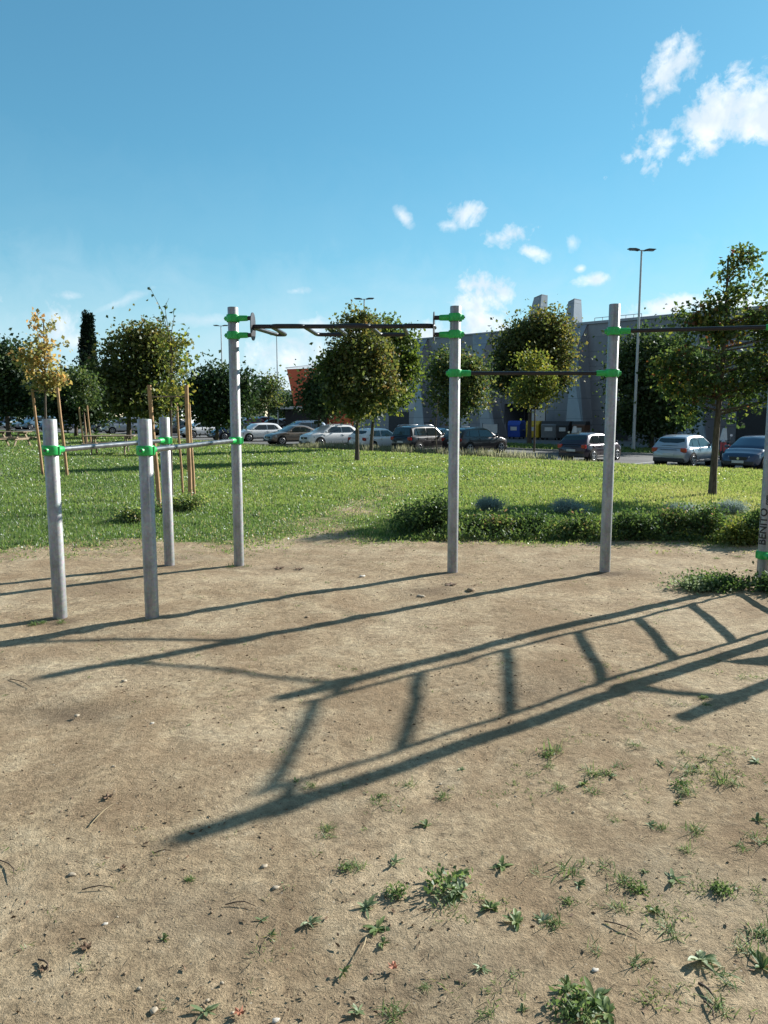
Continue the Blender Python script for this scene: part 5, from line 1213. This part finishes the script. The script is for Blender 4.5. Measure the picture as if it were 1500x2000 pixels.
WM = weed_meshes()
NAMES = {'rosette': ('rosette_weed', 'broad leaved weed rosette'), 'tuft': ('grass_tuft', 'thin bladed grass tuft'), 'herb': ('low_herb', 'small bushy herb')}
def where(px, py):
    ver = 'near the bottom edge' if py > 1880 else 'in the foreground' if py > 1700 else 'on open earth' if py > 1480 else 'beside the ladder shadow' if py > 1200 else 'near the post feet'
    return ver
WEEDS = [(870, 1730, 'herb', 2.2), (900, 1745, 'rosette', 1.6), (905, 1700, 'rosette', 1.2), (880, 1765, 'tuft', 1.4), (775, 1745, 'herb', 1.15), (715, 1768, 'rosette', 1.3), (737, 1808, 'rosette', 1.15), (748, 1838, 'rosette', .7),
         (675, 1695, 'herb', .8), (698, 1692, 'tuft', .9), (772, 1682, 'rosette', .9), (833, 1608, 'rosette', 1.2), (638, 1615, 'tuft', 1.1), (980, 1690, 'rosette', 1.1), (958, 1775, 'rosette', 1.1), (605, 1795, 'rosette', .95), (530, 1822, 'rosette', .7),
         (512, 1792, 'rosette', .6), (670, 1895, 'rosette', .8), (700, 1975, 'rosette', .8), (765, 1978, 'tuft', 1.2), (1008, 1798, 'rosette', 1.3), (1060, 1795, 'rosette', 1.0), (1080, 1800, 'tuft', 1.2), (1105, 1698, 'tuft', 1.5), (1130, 1725, 'rosette', 1.0),
         (1145, 1685, 'tuft', 1.0), (1175, 1690, 'tuft', 1.3), (1215, 1715, 'tuft', 1.3), (1245, 1735, 'herb', 1.0), (1260, 1700, 'rosette', .8), (1315, 1715, 'rosette', 1.2), (1280, 1775, 'rosette', 1.0), (1315, 1820, 'tuft', 1.2), (1405, 1735, 'herb', 1.0), (1425, 1740, 'tuft', 1.3),
         (1368, 1872, 'rosette', 1.5), (1245, 1880, 'tuft', 1.1), (1165, 1855, 'tuft', .8), (1110, 1930, 'rosette', 1.1), (1130, 1965, 'herb', 1.7), (1160, 1950, 'rosette', 1.5), (1185, 1980, 'rosette', 1.4), (1105, 1985, 'herb', 1.2), (1150, 1995, 'tuft', 1.5), (1410, 1905, 'tuft', 1.3),
         (1490, 1885, 'rosette', 1.6), (1490, 1820, 'tuft', 1.4), (1460, 1850, 'tuft', 1.2), (1410, 1970, 'tuft', 1.1), (1450, 1655, 'tuft', 1.2), (1480, 1600, 'rosette', 1.3), (1355, 1620, 'tuft', 1.4), (1485, 1640, 'tuft', 1.5), (1270, 1610, 'rosette', .9), (1290, 1615, 'tuft', .9),
         (1080, 1465, 'tuft', 1.7), (1070, 1475, 'herb', .9), (1070, 1495, 'tuft', 1.1), (1240, 1455, 'tuft', 1.3), (1160, 1510, 'tuft', 1.5), (1185, 1510, 'herb', .9), (1210, 1495, 'tuft', 1.2), (1140, 1530, 'rosette', .9), (1195, 1515, 'rosette', .8), (1155, 1545, 'tuft', 1.0), (1095, 1540, 'tuft', 1.2),
         (1330, 1530, 'herb', 1.2), (1350, 1500, 'tuft', 1.6), (1385, 1480, 'tuft', 1.4), (1330, 1470, 'tuft', 1.1), (1340, 1545, 'tuft', 1.3), (1320, 1565, 'rosette', 1.0), (1410, 1525, 'tuft', 1.5), (1440, 1530, 'tuft', 1.2), (1480, 1485, 'rosette', 1.2), (1290, 1490, 'rosette', .8), (1375, 1365, 'herb', .7),
         (735, 1560, 'tuft', 1.3), (745, 1548, 'herb', .6), (800, 1530, 'tuft', .9), (865, 1550, 'tuft', .9), (900, 1500, 'rosette', .7), (578, 1522, 'rosette', .6), (605, 1530, 'tuft', 1.0), (640, 1630, 'tuft', .9), (690, 1305, 'tuft', .7), (400, 1975, 'rosette', 1.0), (320, 1832, 'rosette', .6),
         (370, 1715, 'herb', .5), (950, 1980, 'tuft', .9), (1000, 1905, 'tuft', .9), (940, 1890, 'rosette', .7), (1020, 1975, 'rosette', .7), (1200, 1600, 'tuft', .8), (830, 1925, 'tuft', .6), (1340, 1660, 'tuft', .9), (1210, 1770, 'tuft', .9), (1110, 1760, 'herb', .7), (1050, 1700, 'tuft', .8),
         (330, 1103, 'tuft', .9), (452, 1108, 'tuft', 1.8), (482, 1106, 'tuft', 1.4), (65, 1218, 'tuft', 1.5), (85, 1215, 'herb', .9), (120, 1215, 'tuft', 1.1), (290, 1215, 'tuft', .8), (1440, 1085, 'tuft', 1.8), (1400, 1090, 'tuft', 1.2), (1490, 1125, 'tuft', 2.4), (640, 1140, 'tuft', 1.0), (1380, 1375, 'tuft', .9)]
cnt = {}
SIDE = lambda px: 'far left' if px < 350 else 'left of centre' if px < 660 else 'at centre' if px < 860 else 'right of centre' if px < 1120 else 'towards the right' if px < 1300 else 'far right'
ROW = lambda py: 'at the very bottom' if py > 1950 else 'near the bottom edge' if py > 1880 else 'low in the foreground' if py > 1780 else 'in the foreground' if py > 1700 else 'on open earth' if py > 1580 else 'just below the long shadow' if py > 1480 else 'beside the ladder shadow' if py > 1200 else 'near the post feet'
for i, (px, py, kd, sc_w) in enumerate(WEEDS):
    X, Y = gpix(px, py); nm, lb = NAMES[kd]; ms = WM[kd]; o = bpy.data.objects.new(nm, ms[i % len(ms)]); link(o)
    o.location = (X, Y, float(gz(X, Y)) - .001); o.rotation_euler = (rng.uniform(-.15, .15), rng.uniform(-.15, .15), rng.uniform(0, 6.28)); sc1 = sc_w * .62; o.scale = (sc1, sc1, sc1 * rng.uniform(.6, 1.0))
    tag(o, '%s %s, %s %s' % ('large' if sc_w > 1.35 else 'tiny' if sc_w < .65 else 'small' if sc_w < .85 else 'big' if sc_w > 1.15 else 'medium', lb, ROW(py), SIDE(px)), 'weed', 'weeds scattered on the bare earth')
by_label = {}
for o in COL.objects:
    if o.get('category') == 'weed': by_label.setdefault(o['label'], []).append(o)
for lb_, os_ in by_label.items():
    if len(os_) == 2:
        os_.sort(key=lambda q: q.location.x / q.location.y); os_[0]['label'] = lb_ + ', left of two'; os_[1]['label'] = lb_ + ', right of two'
    elif len(os_) == 3:
        os_.sort(key=lambda q: q.location.x / q.location.y)
        for q, w_ in zip(os_, ('left', 'middle', 'right')): q['label'] = lb_ + ', %s of three' % w_
# fine sparse grass no one could count
n = 52000; X = rng.uniform(-4.5, 5.5, n); Y = rng.uniform(1.8, 9.2, n)
dens = smooth(-.4, 2.2, X + (3.2 - Y) * .9 - .3) * smooth(5.6, 4.2, Y) * 1.3 + .045 + .5 * smooth(-.9, 0, Y - edge_y(X)) * smooth(.5, .0, Y - edge_y(X)); cl = smooth(.42, .62, fbm(X * 3.4, Y * 3.4, 3, 91))
kp = rng.random(n) < dens * cl; X, Y = X[kp], Y[kp]; rep = 6; X = np.repeat(X, rep) + rng.normal(size=len(X) * rep) * .012; Y = np.repeat(Y, rep) + rng.normal(size=len(Y) * rep) * .012; n = len(X)
D = rdir(n) * .9; D[:, 2] = rng.uniform(.1, .7, n)
me_ = leaf_mesh('sparse_grass', np.stack([X, Y, gz(X, Y) - .001], -1), D, rdir(n), rng.uniform(.008, .032, n), rng.uniform(.0018, .004, n), .2 + .8 * rng.random(n), M['weed']); o = bpy.data.objects.new('sparse_grass', me_); link(o); tag(o, 'fine sparse grass blades growing through the bare earth', 'grass', kind='stuff')

# pebbles, straw and crumbs
def pebbles(name, n, rmin, rmax, m_, label, yr=(1.8, 8.9), fn=None):
    oct_v = np.array([(1, 0, 0), (-1, 0, 0), (0, 1, 0), (0, -1, 0), (0, 0, 1), (0, 0, -1), (.7, .7, .3), (-.7, .6, .4)]) ; 
    import mathutils
    bm = None
    base = []
    ico = [(0, 0, -1), (.72, -.53, -.45), (-.28, -.85, -.45), (-.89, 0, -.45), (-.28, .85, -.45), (.72, .53, -.45), (.28, -.85, .45), (-.72, -.53, .45), (-.72, .53, .45), (.28, .85, .45), (.89, 0, .45), (0, 0, 1)]
    tri = [(0, 1, 2), (1, 0, 5), (0, 2, 3), (0, 3, 4), (0, 4, 5), (1, 5, 10), (2, 1, 6), (3, 2, 7), (4, 3, 8), (5, 4, 9), (1, 10, 6), (2, 6, 7), (3, 7, 8), (4, 8, 9), (5, 9, 10), (6, 10, 11), (7, 6, 11), (8, 7, 11), (9, 8, 11), (10, 9, 11)]
    Y = yr[0] + (yr[1] - yr[0]) * rng.random(n) ** 1.25; X = (rng.random(n) * 2 - 1) * (.56 * Y + .4); kp = rng.random(n) < .12 + smooth(.42, .66, fbm(X * 2.3, Y * 2.3, 4, 211)); X, Y = X[kp], Y[kp]; n = len(X); r_ = rmin + (rmax - rmin) * rng.random(n) ** 4
    I = np.array(ico)[None] * (1 + rng.normal(size=(n, 12, 1)) * .16) * np.stack([np.ones(n), rng.uniform(.6, 1, n), rng.uniform(.35, .7, n)], -1)[:, None] * r_[:, None, None]
    a_ = rng.random(n) * 6.28; c, s_ = np.cos(a_)[:, None], np.sin(a_)[:, None]; V = np.stack([I[..., 0] * c - I[..., 1] * s_, I[..., 0] * s_ + I[..., 1] * c, I[..., 2]], -1) + np.stack([X, Y, gz(X, Y) + r_ * .12], -1)[:, None]
    F = (np.array(tri)[None] + (np.arange(n) * 12)[:, None, None]).reshape(-1, 3)
    me_ = bpy.data.meshes.new(name); me_.vertices.add(n * 12); me_.vertices.foreach_set('co', V.reshape(-1).astype(np.float32)); me_.loops.add(F.size); me_.loops.foreach_set('vertex_index', F.reshape(-1).astype(np.int32))
    me_.polygons.add(len(F)); me_.polygons.foreach_set('loop_start', np.arange(0, F.size, 3, dtype=np.int32)); me_.polygons.foreach_set('loop_total', np.full(len(F), 3, dtype=np.int32)); me_.update(calc_edges=True); me_.materials.append(m_)
    o = bpy.data.objects.new(name, me_); link(o); tag(o, label, 'ground litter', kind='stuff')
M['crumb'] = simple('earth_crumb', (.22, .16, .10), .95, 0, .45, 25)
pebbles('pebbles', 900, .0018, .008, M['stone'], 'tiny pale pebbles strewn over the bare earth')
pebbles('earth_crumbs', 14000, .0015, .0062, M['crumb'], 'crumbs of dry earth strewn over the bare ground')
n = 6500; Y = 1.8 + 7.2 * rng.random(n) ** 1.2; X = (rng.random(n) * 2 - 1) * (.56 * Y + .4); D = rdir(n) * 1.0; D[:, 2] = rng.uniform(-.02, .18, n)
me_ = leaf_mesh('straw_litter', np.stack([X, Y, gz(X, Y) + .003], -1), D, np.stack([-D[:, 1], D[:, 0], np.zeros(n)], -1), rng.uniform(.008, .045, n) ** 1.0, rng.uniform(.0012, .0035, n), np.zeros(n), M['straw']); o = bpy.data.objects.new('straw_litter', me_); link(o); tag(o, 'bits of dry straw lying on the bare earth', 'ground litter', kind='stuff')
n = 9000; Y = 1.8 + 7.2 * rng.random(n) ** 1.2; X = (rng.random(n) * 2 - 1) * (.56 * Y + .4); kp = rng.random(n) < .12 + smooth(.48, .72, fbm(X * 1.8, Y * 1.8, 4, 301)) * .55; X, Y = X[kp], Y[kp]; n = len(X); D = rdir(n); D[:, 2] = rng.uniform(-.02, .12, n)
me_ = leaf_mesh('leaf_litter', np.stack([X, Y, gz(X, Y) + .002], -1), D, rdir(n), rng.uniform(.006, .026, n), rng.uniform(.003, .010, n), np.zeros(n), M['leafbrown']); o = bpy.data.objects.new('leaf_litter', me_); link(o); tag(o, 'crumbled brown leaf bits lying on the bare earth', 'ground litter', kind='stuff')

# single stones, leaves and twigs
def stone(px, py, r_, label, m_='stone', sc3=(1, .75, .4)):
    X, Y = gpix(px, py); mb = MB(); seg, rg = 9, 5; vs = []; ph = random.random() * 9
    for i in range(1, rg):
        for j in range(seg):
            a_ = 2 * math.pi * j / seg; b_ = math.pi * i / rg; rr = r_ * (1 + .18 * math.sin(3 * a_ + ph + i) + .1 * math.sin(5 * a_ + ph * 2)); vs.append((rr * math.sin(b_) * math.cos(a_) * sc3[0], rr * math.sin(b_) * math.sin(a_) * sc3[1], rr * math.cos(b_) * sc3[2]))
    fs = [((i * seg + j), ((i + 1) * seg + j), ((i + 1) * seg + (j + 1) % seg), (i * seg + (j + 1) % seg)) for i in range(rg - 2) for j in range(seg)]; fs += [tuple(range(seg)), tuple(reversed(range((rg - 2) * seg, (rg - 1) * seg)))]
    mb.add(vs, fs, True); o = mb.build('stone', M[m_], None, loc=(X, Y, float(gz(X, Y)) + r_ * .15)); o.rotation_euler = (0, 0, ph); tag(o, label, 'stone', 'single stones on the bare earth')
stone(222, 1498, .011, 'pale oval stone on the bare earth at left'); stone(243, 1332, .018, 'grey stone just below the tip of the tall post shadow'); stone(822, 1166, .04, 'flat pale stone in the damp patch by the middle post', 'stone', (1, .6, .3)); stone(707, 1128, .035, 'white stone between the two middle posts', 'stonelite', (1, .6, .35))
stone(150, 1397, .016, 'small stone in the damp hollow at left'); stone(140, 1705, .014, 'pale stone low at left'); stone(205, 1805, .009, 'tiny white stone low at left', 'stonelite'); stone(300, 1972, .013, 'pinkish stone near the bottom edge'); stone(1162, 1893, .011, 'whitish stone near the big weed clump at bottom right', 'stonelite'); stone(538, 1996, .011, 'white stone at the very bottom edge', 'stonelite'); stone(297, 1414, .011, 'small white stone above the oval one', 'stonelite')
stone(516, 1690, .013, 'grey stone left of the small herbs'); stone(538, 1730, .013, 'grey stone below the other grey one at centre'); stone(920, 1155, .05, 'brown clod right of the middle post foot', 'crumb'); stone(600, 1206, .02, 'small clod on the post shadow', 'crumb')


def fallen_leaf(px, py, r_, m_, label):
    X, Y = gpix(px, py); n = 15; ph = random.random() * 6; vs = [(0, 0, .004)] + [(r_ * (1 + .35 * math.cos(5 * 2 * math.pi * k / n)) * math.cos(2 * math.pi * k / n + ph), r_ * (1 + .35 * math.cos(5 * 2 * math.pi * k / n)) * math.sin(2 * math.pi * k / n + ph), .006 + .006 * math.sin(k * 2.3)) for k in range(n)]
    mb = MB(); mb.add(vs, [(0, 1 + k, 1 + (k + 1) % n) for k in range(n)]); o = mb.build('fallen_leaf', M[m_], None, loc=(X, Y, float(gz(X, Y)) + .003)); tag(o, label, 'leaf', 'fallen leaves on the bare earth')
fallen_leaf(768, 1887, .014, 'leafred', 'orange fallen leaf in the foreground centre'); fallen_leaf(468, 1983, .013, 'leafred', 'reddish fallen leaf at the bottom edge'); fallen_leaf(210, 1558, .018, 'leafbrown', 'dark curled leaf left of the long shadow tip'); fallen_leaf(168, 1852, .016, 'leafbrown', 'dark curled leaf low at left'); fallen_leaf(85, 1895, .012, 'leafbrown', 'dark leaf at the end of a curved twig, bottom left')
fallen_leaf(545, 1110, .05, 'leafbrown', 'brown leaf heap piece between the first two tall posts'); fallen_leaf(585, 1112, .04, 'leafbrown', 'brown leaf right of the leaf heap'); fallen_leaf(880, 1143, .05, 'leafbrown', 'brown leaf by the foot of the middle tall post'); fallen_leaf(240, 1692, .01, 'leafbrown', 'tiny dark leaf at left centre')
def twig(px0, py0, px1, py1, label, m_='twig', bend=.02, r_=.0022):
    X0, Y0 = gpix(px0, py0); X1, Y1 = gpix(px1, py1); a_ = Vector((X0, Y0, float(gz(X0, Y0)) + .006)); b_ = Vector((X1, Y1, float(gz(X1, Y1)) + .008)); d = b_ - a_; s_ = Vector((-d.y, d.x, 0)).normalized() * bend
    mb = MB(); mb.tube([(0, 0, 0), d * .3 + s_ * .8 + Vector((0, 0, .004)), d * .6 + s_ + Vector((0, 0, .006)), d], [r_, r_ * .9, r_ * .8, r_ * .4], 6); o = mb.build('twig', M[m_], None, loc=a_); tag(o, label, 'twig', 'twigs on the bare earth')
twig(175, 1613, 225, 1570, 'pale straight twig at left', 'straw', .004); twig(0, 1680, 25, 1720, 'curved dark twig at the left edge', 'twig', .02); twig(75, 1875, 92, 1905, 'hooked dark twig at bottom left', 'twig', .012, .003); twig(1458, 1800, 1470, 1835, 'pale bent twig at right', 'straw', .006); twig(1365, 1920, 1395, 1950, 'short thick twig at bottom right', 'twig', .003, .0045)
twig(715, 1830, 690, 1880, 'pale runner stem between two weeds', 'straw', .008); twig(300, 1665, 335, 1662, 'short dark twig right of the stones', 'twig', .003); twig(160, 1738, 218, 1733, 'thin dark twig at left', 'twig', .006); twig(1375, 1955, 1395, 1998, 'dark twig at the bottom right corner', 'twig', .006, .003); twig(1180, 1800, 1250, 1830, 'thin twig between tufts at right', 'twig', .006)
twig(20, 1325, 60, 1345, 'thin twig near the tall post shadow tip', 'twig', .01); twig(440, 1765, 500, 1768, 'bent twig left of the weeds', 'twig', .012)
